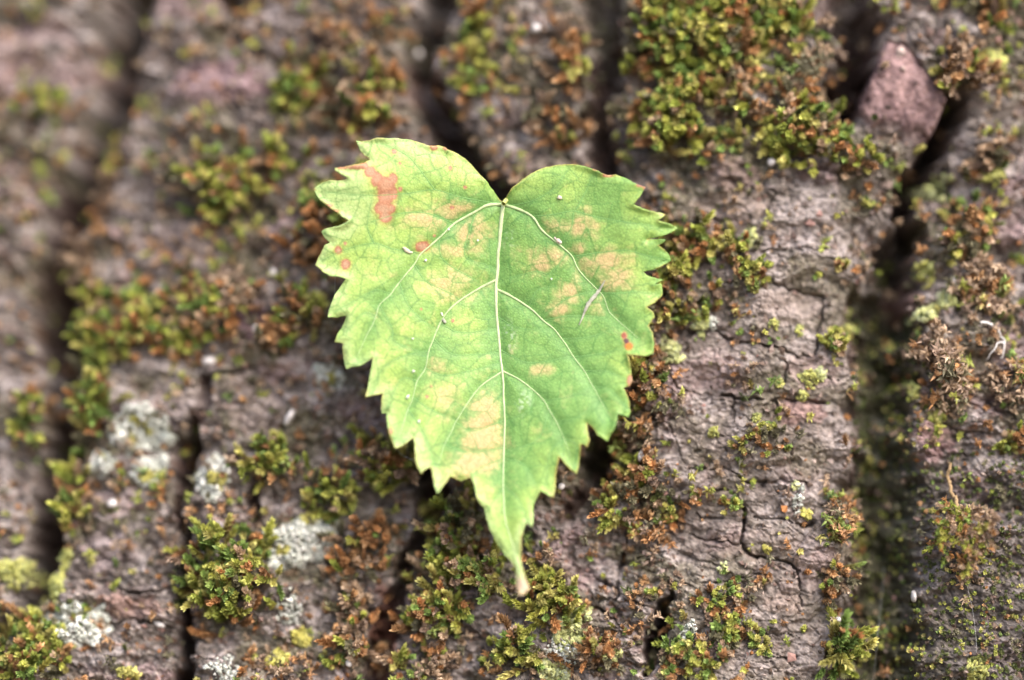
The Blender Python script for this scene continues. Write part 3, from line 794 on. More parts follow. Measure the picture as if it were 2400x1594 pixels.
lichen("bright yellow branching lichen on the bottom edge at left", 652, 1545, 20, 22, LYB, 0.8, 7)
lichen("yellow lichen dot on the bottom edge near the left", 300, 1578, 18, 14, LYB, 0.9, 7)
lichen("grey powdery lichen right of the large lower left moss cushion", 672, 1430, 30, 34, LG, 0.4, 5)
lichen("whitish lichen crust on the bottom edge at left", 520, 1570, 30, 26, LG, 0.55, 5)
lichen("yellow lichen patch by the left border low down", 25, 1342, 34, 26, LY, 1.0, 7)
lichen("yellow lichen dots on the right rim of the left furrow low down", 130, 1375, 14, 34, LY, 0.9, 6.5)
lichen("yellow lichen dot on the furrow rim above the pale plate at lower left", 148, 1310, 14, 18, LY, 0.9, 6.5)
lichen("yellow lichen cushion at upper right under the tan moss clump", 2322, 142, 28, 22, LY, 1.1, 8)
lichen("yellow lichen pair at right near the orange tan moss tuft", 2325, 398, 30, 16, LY, 1.0, 7)
lichen("yellow green lichen on the right rim of the black crack", 2208, 428, 26, 26, LP, 0.9, 8, ang=-0.6)
lichen("yellow lichen dot on the right valley rim, below the green and orange cushion", 2172, 630, 16, 18, LY, 0.9, 7)
lichen("yellow lichen blotch on the right valley rim", 2224, 702, 15, 20, LP, 0.9, 7)
lichen("elongated yellow lichen above the tan withered tangle", 2178, 730, 30, 12, LP, 0.9, 7, ang=-0.35)
lichen("yellow lichen bead in the valley right of the pinkish ridge end", 2147, 908, 10, 18, LY, 0.9, 7)
lichen("yellow lichen bead under the tan withered tangle", 2204, 970, 14, 14, LY, 1.0, 7)
lichen("yellow green lichen lobe on the long upper crack beside the leaf", 1642, 755, 16, 22, LP, 1.0, 6.5)
lichen("whitish lichen scrap right of the yellow lobe on the long crack", 1672, 758, 10, 12, LG, 0.8, 6)
lichen("pale yellow lichen at the right end of the green tuft beside the leaf", 1760, 558, 13, 15, LP, 1.0, 6.5)
lichen("pale yellow lichen clump touching the leaf's lower right side moss", 1572, 822, 24, 28, LP, 0.9, 6.5)
lichen("yellow lichen dot on the grey ridge below the pale plate", 1811, 765, 9, 9, LY, 1.2, 5.5)
lichen("yellow lichen dot right of the one below the pale plate", 1871, 774, 8, 9, LY, 1.2, 5.5)
lichen("yellow lichen dot beside the rim tuft of the grey ridge", 2000, 756, 9, 10, LY, 1.2, 6)
lichen("yellow lichen group above the pink scar on the grey ridge", 1898, 888, 22, 16, LY, 0.7, 5.5)
lichen("yellow lichen dot at the top right of the pink scar", 1924, 876, 9, 12, LP, 1.2, 5.5)
lichen("yellow lichen dot on the long lower crack next to the pink scar", 1880, 930, 10, 9, LY, 1.2, 5.5)
lichen("yellow lichen dot left of the group above the pink scar", 1826, 898, 9, 8, LY, 1.2, 5.5)
lichen("yellow lichen dot left of the small tufts on the middle ridge", 1675, 1014, 11, 9, LY, 1.2, 5.5)
lichen("yellow lichen dot at the top of the small tufts on the middle ridge", 1769, 982, 10, 9, LY, 1.2, 5.5)
lichen("vivid yellow lichen at the ridge rim above the rounded knob", 1893, 1203, 13, 10, LYB, 1.2, 5.5)
lichen("greyish white lichen streak left of the vivid yellow one", 1872, 1165, 9, 34, LG, 0.7, 5)
lichen("small yellow lichen dot in the middle of the cracked lower ridge", 1797, 1284, 8, 7, LYB, 1.2, 5)
lichen("pale lichen dot left of the crack junction on the lower ridge", 1696, 1330, 10, 11, LP, 0.8, 5)
lichen("pale lichen dot on the upper crack of the lower ridge", 1864, 1137, 9, 8, LP, 1.0, 5)
lichen("yellow lichen lobe hanging at the valley rim above the orange fringe", 2020, 1148, 10, 13, LY, 1.0, 6)
lichen("yellow lichen tips at the bottom right corner region", 2285, 1570, 22, 24, LY, 0.8, 6)
lichen("pale green lichen scrap at bottom by the valley's left rim", 2000, 1572, 16, 18, LP, 0.8, 6)
lichen("grey white lichen scraps left of the large plump cushion", 1618, 1478, 18, 18, LG, 0.6, 5)

def crumbs():
    n = 8000
    u = rng.uniform(-120, 2520, n); v = rng.uniform(-100, 1690, n)
    keep = rng.random(n) < 0.25 + 0.75 * sstep(-0.2, 0.4, fbm(u / 60, v / 60, 96, 3))
    u, v = u[keep], v[keep]; n = len(u)
    pal = np.array([(0.10, 0.07, 0.055), (0.05, 0.038, 0.03), (0.20, 0.15, 0.13), (0.30, 0.13, 0.05), (0.15, 0.10, 0.085), (0.33, 0.26, 0.23), (0.24, 0.14, 0.12)])
    cols = pal[rng.choice(7, n, p=[.29, .22, .19, .04, .15, .06, .05])] * rng.uniform(.8, 1.2, (n, 1))
    oct_v = np.array([(1, 0, 0), (-1, 0, 0), (0, 1, 0), (0, -1, 0), (0, 0, 1), (0, 0, -1)], float)
    oct_f = np.array([(0, 2, 4), (2, 1, 4), (1, 3, 4), (3, 0, 4), (2, 0, 5), (1, 2, 5), (3, 1, 5), (0, 3, 5)])
    sc = np.clip(np.exp(rng.normal(size=(n, 1, 1)) * 0.4), 0.3, 1.7) * 4.4
    vv = oct_v[None] * np.clip(np.exp(rng.normal(size=(n, 1, 3)) * 0.6), 0.25, 2.2) * sc * rng.uniform(.6, 1.3, (n, 6, 1)) * S
    R = rot_to(rng.normal(size=(n, 3)), rng.random(n) * 6.283)
    vv = np.einsum('nij,nmj->nmi', R, vv) + (surf(u, v) + surf_n(u, v) * 2 * S)[:, None]
    ff = oct_f[None] + (np.arange(n) * 6)[:, None, None]
    cc = np.repeat(cols[:, None], 6, 1)
    o = link("bark_crumbs", mesh_np("bark_crumbs", vv.reshape(-1, 3), ff.reshape(-1, 3), cc.reshape(-1, 3), False, M_CRUMB))
    tag(o, "brown and rusty bark crumbs lying in the bark's hollows", "crumbs", kind="stuff")
crumbs()

# pale grains stuck on the bark
M_GRAIN = flat_mat("pale_grain", (0.46, 0.43, 0.42), 0.75, 0.0, 0.45)
def grain(label, u, v, a, b, ang=0.0):
    k = 10; rings = 6; vs = []; fs = []
    for i in range(rings + 1):
        th = math.pi * i / rings
        for j in range(k):
            ph = 2 * math.pi * j / k
            w_ = 1 + (0.2 * math.sin(2 * ph + u) + 0.16 * math.sin(3 * ph + v + 2 * th)) * math.sin(th)
            vs.append((math.sin(th) * math.cos(ph) * a * w_, -math.sin(th) * math.sin(ph) * b * .8, math.cos(th) * b * w_))
    for i in range(rings):
        for j in range(k):
            fs.append((i * k + j, i * k + (j + 1) % k, (i + 1) * k + (j + 1) % k, (i + 1) * k + j))
    vs = np.array(vs) * S
    c, s = math.cos(ang), math.sin(ang)
    vs = np.stack([vs[:, 0] * c - vs[:, 2] * s, vs[:, 1], vs[:, 0] * s + vs[:, 2] * c], -1)
    o = link("pale_grain", mesh_np("pale_grain", vs, fs, None, True, M_GRAIN))
    o.location = surf(u, v)[0] + surf_n(u, v)[0] * (b * 0.5 + 10) * S
    tag(o, label, "grain", "pale grains stuck on the bark")
for g in [("round white grain near the top edge above the leaf", 1258, 68, 10, 10, 0), ("pinkish white grain at top left of the upper right moss bank", 1493, 84, 10, 12, .3),
          ("bluish white grain beside the leaf's left edge at mid height", 642, 641, 8, 10, 0), ("oval white grain on the pink scar at middle left", 609, 783, 10, 14, .2),
          ("flat pale grain on the lower rim of the wide moss mat", 490, 846, 17, 10, 0), ("white grain at the left end of the lush upper left cushion", 431, 403, 12, 12, 0),
          ("slender white grain under the lowest cushion of the upper right bank", 1899, 390, 8, 19, .2), ("pale grain on the pinkish bark under the upper right moss bank", 1808, 380, 11, 10, 0),
          ("lavender grain in the upper right moss bank", 1714, 150, 8, 14, -.3), ("tiny white grain at the right above the tan tangle", 2238, 660, 8, 8, 0),
          ("dim grey grain left of the dark furrow at top", 955, 95, 11, 11, 0), ("dim grey grain right of the dark furrow at top", 1004, 82, 11, 11, 0),
          ("round white grain in the reddish furrow at the bottom", 882, 1538, 10, 10, 0), ("oval white grain left of the round one at the bottom", 815, 1556, 8, 9, .5),
          ("slender white grain below the pale plate at lower left", 371, 1466, 13, 6, -.3), ("white grain on the pale plate at lower left", 268, 1184, 13, 11, 0),
          ("pale sliver right of the leaf's lower right teeth", 1505, 1072, 9, 16, -.4), ("pale grain between leaf tip and orange moss", 1318, 1140, 10, 8, .5),
          ("pinkish grain at lower right in the dark valley", 2150, 1395, 6, 14, .1), ("tiny white grain on the rim near the bottom rosette", 1967, 1455, 6, 6, 0),
          ("tan chip on the bark at left below the leaf's left teeth", 682, 975, 9, 22, -.45)]:
    grain(*g)

# ------------------------------------------------------------------ tubes
def tube_mesh(name, pts, radii, mat, k=8, flat=1.0):
    pts = np.asarray(pts, float); n = len(pts)
    tg = np.gradient(pts, axis=0); tg /= np.linalg.norm(tg, axis=1, keepdims=True) + 1e-12
    ref = np.array([0, -1.0, 0])
    x = np.cross(tg, ref); x /= np.linalg.norm(x, axis=1, keepdims=True) + 1e-9
    y = np.cross(x, tg)
    a = np.linspace(0, 2 * math.pi, k, endpoint=False)
    ring = pts[:, None, :] + (x[:, None, :] * np.cos(a)[None, :, None] + y[:, None, :] * np.sin(a)[None, :, None] * flat) * np.asarray(radii)[:, None, None]
    vs = ring.reshape(-1, 3)
    i = np.arange(n - 1)[:, None]; j = np.arange(k)[None]
    fs = np.stack([i * k + j, i * k + (j + 1) % k, (i + 1) * k + (j + 1) % k, (i + 1) * k + j], -1).reshape(-1, 4)
    return mesh_np(name, vs, fs, None, True, mat)

# ------------------------------------------------------------------ the leaf
OUT = [(1178,476),(1157,448),(1139,422),(1123,407),(1108,389),(1090,371),(1065,356),(1049,350),(1044,345),(1027,340),(1006,342),(986,334),(960,327),(930,324),(904,324),(884,323),(866,329),(848,332),(834,330),
(839,342),(845,355),(856,366),(866,375),(853,382),(838,385),(820,388),(802,392),(784,394),(785,398),(794,405),(805,412),(814,417),(807,422),(789,424),(771,424),(756,428),(743,436),(734,444),
(738,451),(745,463),(755,473),(771,485),(789,498),(805,509),(817,516),(810,524),(792,532),(777,533),(761,536),(753,544),(757,553),(766,563),(773,569),(761,574),(754,588),(746,604),(738,622),
(748,629),(759,638),(774,646),(792,648),(811,653),(805,662),(794,677),(784,692),(775,712),(771,728),(768,743),(777,743),(792,744),(811,740),(808,753),(802,766),(792,781),(788,791),(784,802),(794,803),(804,806),
(802,817),(803,830),(806,847),(811,865),(822,861),(843,858),(858,849),(875,838),(872,853),(868,870),(865,893),(861,914),(857,932),(866,929),(879,927),(896,923),(894,939),(893,957),(895,969),(905,968),
(908,996),(913,1018),(920,1037),(926,1051),(940,1047),(953,1039),(967,1026),(971,1044),(974,1079),(979,1098),(988,1113),(991,1104),(1009,1094),(1014,1110),(1018,1139),(1024,1157),(1034,1144),(1049,1126),(1055,1117),
(1065,1120),(1081,1128),(1103,1120),(1111,1136),(1117,1161),(1122,1177),(1135,1192),(1141,1219),(1148,1240),(1160,1267),(1179,1295),(1199,1318),(1208,1334),(1208,1353),(1210,1372),(1218,1394),(1229,1393),(1242,1378),
(1232,1356),(1226,1337),(1221,1315),(1221,1289),(1221,1260),(1229,1235),(1234,1224),(1246,1236),(1250,1219),(1250,1187),(1256,1168),(1265,1149),(1282,1158),(1298,1167),(1301,1143),(1302,1111),(1306,1089),(1310,1070),
(1326,1089),(1342,1103),(1352,1110),(1357,1092),(1360,1070),(1361,1043),(1369,1043),(1376,1048),(1381,1032),(1377,1009),(1376,992),(1387,1000),(1400,1019),(1425,1035),(1433,1016),(1443,997),(1448,971),(1460,973),(1473,978),
(1478,965),(1476,942),(1470,927),(1462,909),(1476,904),(1482,893),(1479,870),(1474,845),(1470,831),(1489,833),(1512,835),(1531,827),(1533,804),(1530,779),(1520,763),(1535,743),(1530,730),(1517,719),(1535,710),(1553,692),(1553,679),(1550,666),
(1533,667),(1554,656),(1533,651),(1517,645),(1507,637),(1533,633),(1558,620),(1573,611),(1568,597),(1558,585),(1544,576),(1558,566),(1558,561),(1540,560),(1517,561),(1540,556),(1563,549),(1579,541),(1588,535),
(1573,526),(1558,522),(1540,518),(1551,509),(1561,502),(1543,498),(1522,495),(1505,489),(1484,480),(1494,466),(1506,451),(1514,439),(1494,433),(1471,419),(1443,409),(1425,411),(1410,406),(1395,398),(1369,390),(1339,384),(1303,387),(1272,393),
(1244,407),(1219,424),(1198,443),(1187,460)]
VEINS = {   # name key: (points, start radius px, end radius px)
    'mid': ([(1180,479),(1174,530),(1169,581),(1166,632),(1162,666),(1162,702),(1164,743),(1169,794),(1174,840),(1177,870),(1180,919),(1182,970),(1183,996),(1180,1075),(1180,1139),(1185,1219),(1203,1283),(1216,1345)], 7.0, 1.6),
    'l1': ([(1180,479),(1144,481),(1118,494),(1065,524),(1029,558),(1006,578),(983,598),(970,621),(935,662),(917,689),(889,715),(882,740),(873,763),(858,789),(838,835)], 5.6, 1.0),
    'l2': ([(1161,657),(1118,679),(1078,705),(1052,728),(1032,758),(1016,794),(1004,824),(996,863),(978,893),(968,932),(957,960),(946,990),(934,1025)], 4.4, 1.0),
    'l3': ([(1176,872),(1129,904),(1098,942),(1067,990),(1061,1005),(1042,1043),(1026,1090)], 3.2, 0.8),
    'r1': ([(1182,479),(1193,483),(1221,493),(1247,508),(1272,541),(1303,567),(1318,580),(1341,600),(1354,628),(1372,651),(1400,679),(1415,697),(1428,730),(1456,758),(1495,792)], 5.2, 1.0),
    'r2': ([(1164,679),(1193,692),(1239,720),(1272,751),(1298,771),(1316,794),(1346,837),(1369,870),(1390,906),(1405,934),(1424,970)], 4.6, 1.0),
    'r3': ([(1178,870),(1214,888),(1252,916),(1275,939),(1288,962),(1304,987),(1323,1029),(1338,1075)], 3.4, 0.8),
}
SECOND = [  # thinner, green veins
    [(1180,479),(1083,463),(1019,445),(955,453),(866,458),(765,450)], [(1019,445),(981,394),(950,362),(890,335)], [(981,593),(917,583),(876,570),(807,586),(755,610)], [(876,570),(861,530),(870,470)],
    [(1247,507),(1295,503),(1344,495),(1387,506),(1438,516),(1507,526),(1570,533)], [(1351,490),(1374,447),(1390,411)], [(1344,498),(1339,534),(1318,562)], [(1349,600),(1405,592),(1469,587),(1520,600),(1560,610)],
    [(1329,593),(1303,628),(1283,643),(1257,636),(1200,650)], [(1410,687),(1456,687),(1489,684),(1540,690)], [(1400,679),(1330,700),(1280,735)], [(1193,483),(1250,470),(1300,440),(1330,400)],
    [(917,689),(880,680),(840,700),(785,730)], [(882,740),(850,735),(810,780)], [(970,621),(1000,660),(1060,690),(1078,705)], [(935,662),(960,720),(1016,770)], [(889,715),(920,770),(925,800),(1000,830)],
    [(1118,494),(1100,540),(1090,600),(1140,620),(1166,632)], [(1029,558),(1040,610),(1120,660)], [(1065,524),(1000,500),(940,500),(870,520)],
    [(1004,824),(960,830),(900,860),(870,920)], [(978,893),(940,890),(905,960)], [(996,863),(1040,880),(1100,870),(1174,850)], [(1032,758),(1080,780),(1166,770)], [(1016,794),(1060,830),(1130,830),(1172,826)],
    [(1239,720),(1260,680),(1300,670)], [(1272,751),(1340,740),(1420,745)], [(1316,794),(1380,790),(1440,770)], [(1346,837),(1400,830),(1465,815)], [(1369,870),(1420,870),(1470,890)], [(1390,906),(1430,915),(1470,955)],
    [(1166,743),(1220,770),(1298,771)], [(1172,820),(1240,850),(1340,836)], [(1275,939),(1330,930),(1390,906)], [(1304,987),(1350,980),(1405,940)], [(1252,916),(1240,960),(1182,990)], [(1288,962),(1260,1030),(1182,1060)],
    [(1067,990),(1110,1010),(1180,985)], [(1042,1043),(1100,1060),(1180,1050)], [(1180,1075),(1230,1090),(1260,1145)], [(1180,1075),(1130,1095),(1105,1115)], [(1182,1139),(1215,1170),(1240,1225)],
    [(1182,1139),(1160,1170),(1140,1200)], [(968,932),(1010,960),(1067,985)], [(957,960),(990,1010),(1020,1090)], [(1323,1029),(1290,1060),(1280,1140)], [(1323,1029),(1350,1040),(1352,1090)],
]
veins_s = {k: (catmull(p, 5.0), a, b) for k, (p, a, b) in VEINS.items()}
second_s = [catmull(p, 8.0) for p in SECOND]

def leaf_fields(u, v):
    """distance to the main and the secondary veins"""
    u2 = u[None] if u.ndim == 1 else u; v2 = v[None] if v.ndim == 1 else v
    dm = np.full(u2.shape, 1e6, np.float32)
    for p, a, b in veins_s.values():
        d = seg_dist(u2, v2, [tuple(q) for q in p[::2]] + [tuple(p[-1])], 130)[0]
        dm = np.minimum(dm, d)
    ds = np.full(u2.shape, 1e6, np.float32)
    for p in second_s:
        d = seg_dist(u2, v2, [tuple(q) for q in p], 60)[0]
        ds = np.minimum(ds, d)
    return dm.reshape(u.shape), ds.reshape(u.shape)

def leaf_y(u, v, dm, ds):
    """leaf surface, metres in front (-) or behind (+) the plane of focus"""
    y = np.where(v > 620, -9.5 * ((np.clip(v, 620, None) - 620) / 770) ** 1.5, 0.0)
    y = y + 1.6 * ((np.clip(430 - v, 0, None)) / 110) ** 1.6                       # upper lobes bend back
    y = y - 3.4 * np.clip(np.abs(u - 1172) / 330, 0, 1.3)                             # the two halves fold towards the viewer
    y = y + 1.8 * (np.clip(np.abs(u - 1165) - 290, 0, None) / 130) ** 2            # margins bend back a little
    y = y + 0.28 * np.exp(-(dm / 16) ** 2) - 0.12 * (1 - np.exp(-(dm / 45) ** 2)) + 0.06 * np.exp(-(ds / 7) ** 2)
    y = y + 0.6 * fbm(u / 190, v / 190, 101, 2) + 0.10 * fbm(u / 42, v / 42, 104, 2)
    return (y + 0.7) * 1e-3

# triangulated blade
b = np.array(OUT, float)
bd = []
for p, q in zip(b, np.roll(b, -1, 0)):
    n = max(1, int(np.linalg.norm(q - p) / 4.0))
    for t in np.arange(n) / n:
        bd.append(p + (q - p) * t)
bd = np.array(bd)
bd = bd + np.stack([noise(bd[:, 0] / 7, bd[:, 1] / 7, 111), noise(bd[:, 0] / 7, bd[:, 1] / 7, 112)], -1) * 0.9
st = 3.0
gx, gy = np.meshgrid(np.arange(725, 1600, st), np.arange(315, 1400, st * .866))
gx = gx + (np.arange(gx.shape[0]) % 2)[:, None] * st * .5
gp = np.stack([gx.ravel(), gy.ravel()], -1)
def inside_poly(pt, poly):
    x, y = pt[:, 0], pt[:, 1]
    c = np.zeros(len(pt), bool)
    for a, q in zip(poly, np.roll(poly, -1, 0)):
        cond = (a[1] > y) != (q[1] > y)
        xi = (q[0] - a[0]) * (y - a[1]) / (q[1] - a[1] + 1e-12) + a[0]
        c ^= cond & (x < xi)
    return c
ins = inside_poly(gp, b)
gp = gp[ins]
ed = np.full(len(gp), 1e6)
for i in range(0, len(gp), 4000):
    ed[i:i + 4000] = np.sqrt(((gp[i:i + 4000, None] - bd[None]) ** 2).sum(-1)).min(1)
gp = gp[ed > 2.0]
allp = np.vstack([bd, gp])
nb = len(bd)
rv = geometry.delaunay_2d_cdt([Vector(p) for p in allp], [(i, (i + 1) % nb) for i in range(nb)], [], 1, 1e-4)
lp = np.array([tuple(p) for p in rv[0]]); lf = np.array([f for f in rv[2] if len(f) == 3], int)
cen = lp[lf].mean(1)
lf = lf[inside_poly(cen, bd)]
lu, lv = lp[:, 0], lp[:, 1]
dm, ds = leaf_fields(lu, lv)
edist = np.full(len(lp), 1e6)
for i in range(0, len(lp), 4000):
    edist[i:i + 4000] = np.sqrt(((lp[i:i + 4000, None] - bd[None]) ** 2).sum(-1)).min(1)
ly = leaf_y(lu, lv, dm, ds) - 0.0007 * np.exp(-(edist / 9) ** 2) * noise(lu / 40, lv / 40, 119)
LV = lift(lu, lv, ly)

# pigment: irregular areoles bounded by fine veins
def areoles(u, v, size, seed):
    r = np.random.default_rng(seed); jx = r.random((64, 64)); jy = r.random((64, 64)); jc = r.random((64, 64))
    px = (u + 8 * noise(u / 40, v / 40, seed)) / size; py = (v + 8 * noise(u / 40, v / 40, seed + 1)) / size
    ix = np.floor(px).astype(int); iy = np.floor(py).astype(int)
    d1 = np.full(u.shape, 9.0); d2 = np.full(u.shape, 9.0); c = np.zeros(u.shape)
    for oy in (-1, 0, 1):
        for ox in (-1, 0, 1):
            cx, cy = ix + ox, iy + oy
            dd = np.hypot(px - cx - jx[cy % 64, cx % 64], py - cy - jy[cy % 64, cx % 64])
            near = dd < d1
            d2 = np.where(near, d1, np.minimum(d2, dd)); c = np.where(near, jc[cy % 64, cx % 64], c); d1 = np.where(near, dd, d1)
    return c, (d2 - d1) * size
ar, ae = areoles(lu, lv, 44, 200)
ar2, ae2 = areoles(lu, lv, 17, 230)
n1 = fbm(lu / 120, lv / 120, 121, 3); n2 = fbm(lu / 28, lv / 28, 124, 3); n3 = noise(lu / 6, lv / 6, 127)
LC = np.empty((len(lp), 3)); LC[:] = (0.225, 0.410, 0.100)
DG = (0.135, 0.310, 0.085); LIME = (0.43, 0.59, 0.14); PALE = (0.56, 0.70, 0.28); YEL = (0.45, 0.54, 0.14)
left = sstep(1190, 960, lu)
tip = sstep(1080, 1230, lv)
lime = 0.55 * left + 0.45 * sstep(90, 4, edist) + 0.35 * sstep(25, 95, dm) + 0.75 * n1 + 0.34 * (ar - .5) + 0.10 * (ar2 - .5) + 0.9 * tip - 0.20
LC = mixc(LC, LIME, sstep(-0.15, 0.85, lime))
LC = mixc(LC, YEL, sstep(0.35, 0.9, lime + 0.9 * n2 - 0.3) * 0.45)
LC = mixc(LC, PALE, sstep(0.75, 1.5, lime + 0.30 * sstep(30, 3, edist)) * 0.85)
LC = mixc(LC, DG, np.exp(-(dm / 24) ** 2) * 0.42 * (1 - 0.6 * tip))
LC = mixc(LC, DG, np.exp(-(ds / 8) ** 2) * 0.38 * (1 - 0.5 * tip))
# tan patches held in by the veins
T = np.zeros(len(lp))
for (cu, cv, rx, ry, k) in [(1075,385,62,34,.62),(1006,506,86,46,.95),(1060,490,64,30,.95),(1108,545,56,44,1.05),(1077,582,62,22,.8),(1057,661,58,40,.85),(1090,690,40,26,.6),(1032,858,34,28,.7),(1044,935,40,50,.7),
        (1128,1010,52,80,1.15),(1115,1085,66,44,1.1),(1150,960,34,60,.95),(1362,530,36,42,1.0),(1313,530,42,20,.8),(1293,598,58,26,.85),(1265,625,30,26,1.0),(1359,580,26,18,.9),(1420,612,76,30,1.0),(1443,652,56,38,1.1),
        (1380,640,40,30,.7),(1336,689,42,38,.75),(1310,722,44,30,.7),(1267,866,32,20,.7),(1400,720,60,40,.45),(900,620,60,60,.3),(960,760,60,60,.3)]:
    T = np.maximum(T, k * np.exp(-(((lu - cu) / rx) ** 2 + ((lv - cv) / ry) ** 2) * 0.9))
T = T * (1 - 0.75 * np.exp(-(dm / 7) ** 2)) * (1 - 0.45 * np.exp(-(ds / 5) ** 2)) * (1 - 0.3 * np.exp(-(ae / 3.0) ** 2))
Tm = sstep(0.10, 1.0, T + 0.30 * (ar - .5) + 0.22 * (ar2 - .5) + 0.40 * n2 + 0.16 * n3 - 0.04)
LC = mixc(LC, (0.63, 0.49, 0.22), Tm * 0.85)
LC = mixc(LC, (0.66, 0.45, 0.22), Tm * sstep(0.6, 1.05, T + 0.3 * n2 + 0.2 * (ar2 - .5)) * 0.7)
low = np.exp(-(((lu - 1128) / 50) ** 2 + ((lv - 1030) / 85) ** 2) ** 1.5) * (lu < 1181)
LC = mixc(LC, (0.56, 0.37, 0.14), low * sstep(-0.5, 0.4, n2 + 0.5 * (ar2 - .5)) * 0.6)
# fine network
LC = mixc(LC, (0.085, 0.235, 0.055), np.exp(-(ae / 2.2) ** 2) * 0.62 * (1 - 0.6 * tip))
LC = mixc(LC, (0.10, 0.25, 0.05), np.exp(-(ae2 / 1.9) ** 2) * 0.34)
# necrotic spots
B = np.full(len(lp), 9.0)
for (cu, cv, rx, ry) in [(853,388,12,9),(838,391,14,6),(820,392,14,4),(803,394,12,3.5),(868,404,14,14),(884,421,18,18),(903,434,22,24),(920,420,11,14),(906,458,22,22),(924,455,8,16),(899,489,21,20),(917,488,10,11),(902,508,16,16),
        (991,578,17,13),(793,587,9.5,10),(810,620,11,13),(809,571,3.5,4),(938,444,5,6),(924,355,6,5),(937,383,4,4),(1055,393,5,6),(1090,439,4,4),(1060,487,5,5),(1016,346,9,7),(1045,348,6,4),(1061,752,3.6,4.4),(987,725,3,3),(1001,930,4,4),
        (1011,905,3,3),(769,482,9,4),(785,495,12,4),(1514,440,8,5),(1500,435,10,3.5),(1425,411,14,4),(1395,398,6,2.5),(1560,502,5,3),(1478,893,8,13),(1463,787,7,9),(1468,799,7,6),(1473,811,10,9),(735,444,4,4),(1232,1380,8,14),(1220,1372,6,16),(1018,552,3,3),(916,1010,4,8)]:
    B = np.minimum(B, np.hypot((lu - cu) / rx, (lv - cv) / ry))
Bn = B + 0.25 * n2 + 0.10 * n3
bm = (1 - sstep(0.90, 1.09, Bn)) * 0.96
bc = np.empty((len(lp), 3)); bc[:] = (0.52, 0.21, 0.125)
bc = mixc(bc, (0.60, 0.34, 0.22), sstep(0.75, 0.35, Bn) * (0.5 + 0.5 * sstep(470, 500, lv)))
bc = mixc(bc, (0.36, 0.14, 0.07), sstep(0.82, 0.96, Bn) * 0.7)
LC = LC * (1 - bm[:, None]) + bc * bm[:, None]
hal = (1 - sstep(1.0, 1.7, Bn)) * (1 - bm)
LC = mixc(LC, (0.56, 0.40, 0.09), hal * 0.4)
for (cu, cv, r, col) in [(1468, 799, 6.5, (0.09, 0.03, 0.05)), (1474, 812, 8.5, (0.68, 0.24, 0.015)), (1462, 786, 6.5, (0.36, 0.08, 0.04))]:
    k = 1 - sstep(0.7, 1.15, np.hypot(lu - cu, lv - cv) / r)
    LC = mixc(LC, col, k * 0.9)
# withered tip and margins, worn white scuffs near the middle
LC = mixc(LC, (0.66, 0.50, 0.36), sstep(1335, 1365, lv) * 0.75)
LC = mixc(LC, (0.56, 0.36, 0.10), np.exp(-(edist / 2.6) ** 2) * sstep(0.0, 0.5, noise(lu / 55, lv / 55, 131) + .25) * 0.6)
sc_ = np.maximum(np.exp(-(((lu - 1192) / 14) ** 2 + ((lv - 790) / 30) ** 2)), np.exp(-(((lu - 1228) / 14) ** 2 + ((lv - 945) / 26) ** 2)))
sc_ = np.maximum(sc_, np.exp(-(((lu - 1195) / 16) ** 2 + ((lv - 560) / 18) ** 2)) * .6)
LC = mixc(LC, (0.62, 0.70, 0.52), sc_ * sstep(0.05, 0.5, n3 + 0.4 * n2) * 0.6)
LC = np.clip(LC * (1 + 0.08 * n2 + 0.05 * n3)[:, None] * np.array((0.745, 0.775, 0.765)), 0.01, 0.85)

leaf = empty("leaf", (0, 0, 0))
leaf.location = tuple(lift(np.array(1180.), np.array(478.), np.array(0.0)))
LOC = np.array(leaf.location)
tag(leaf, "heart shaped toothed leaf, yellowing green with brown spots, on mossy bark", "leaf")

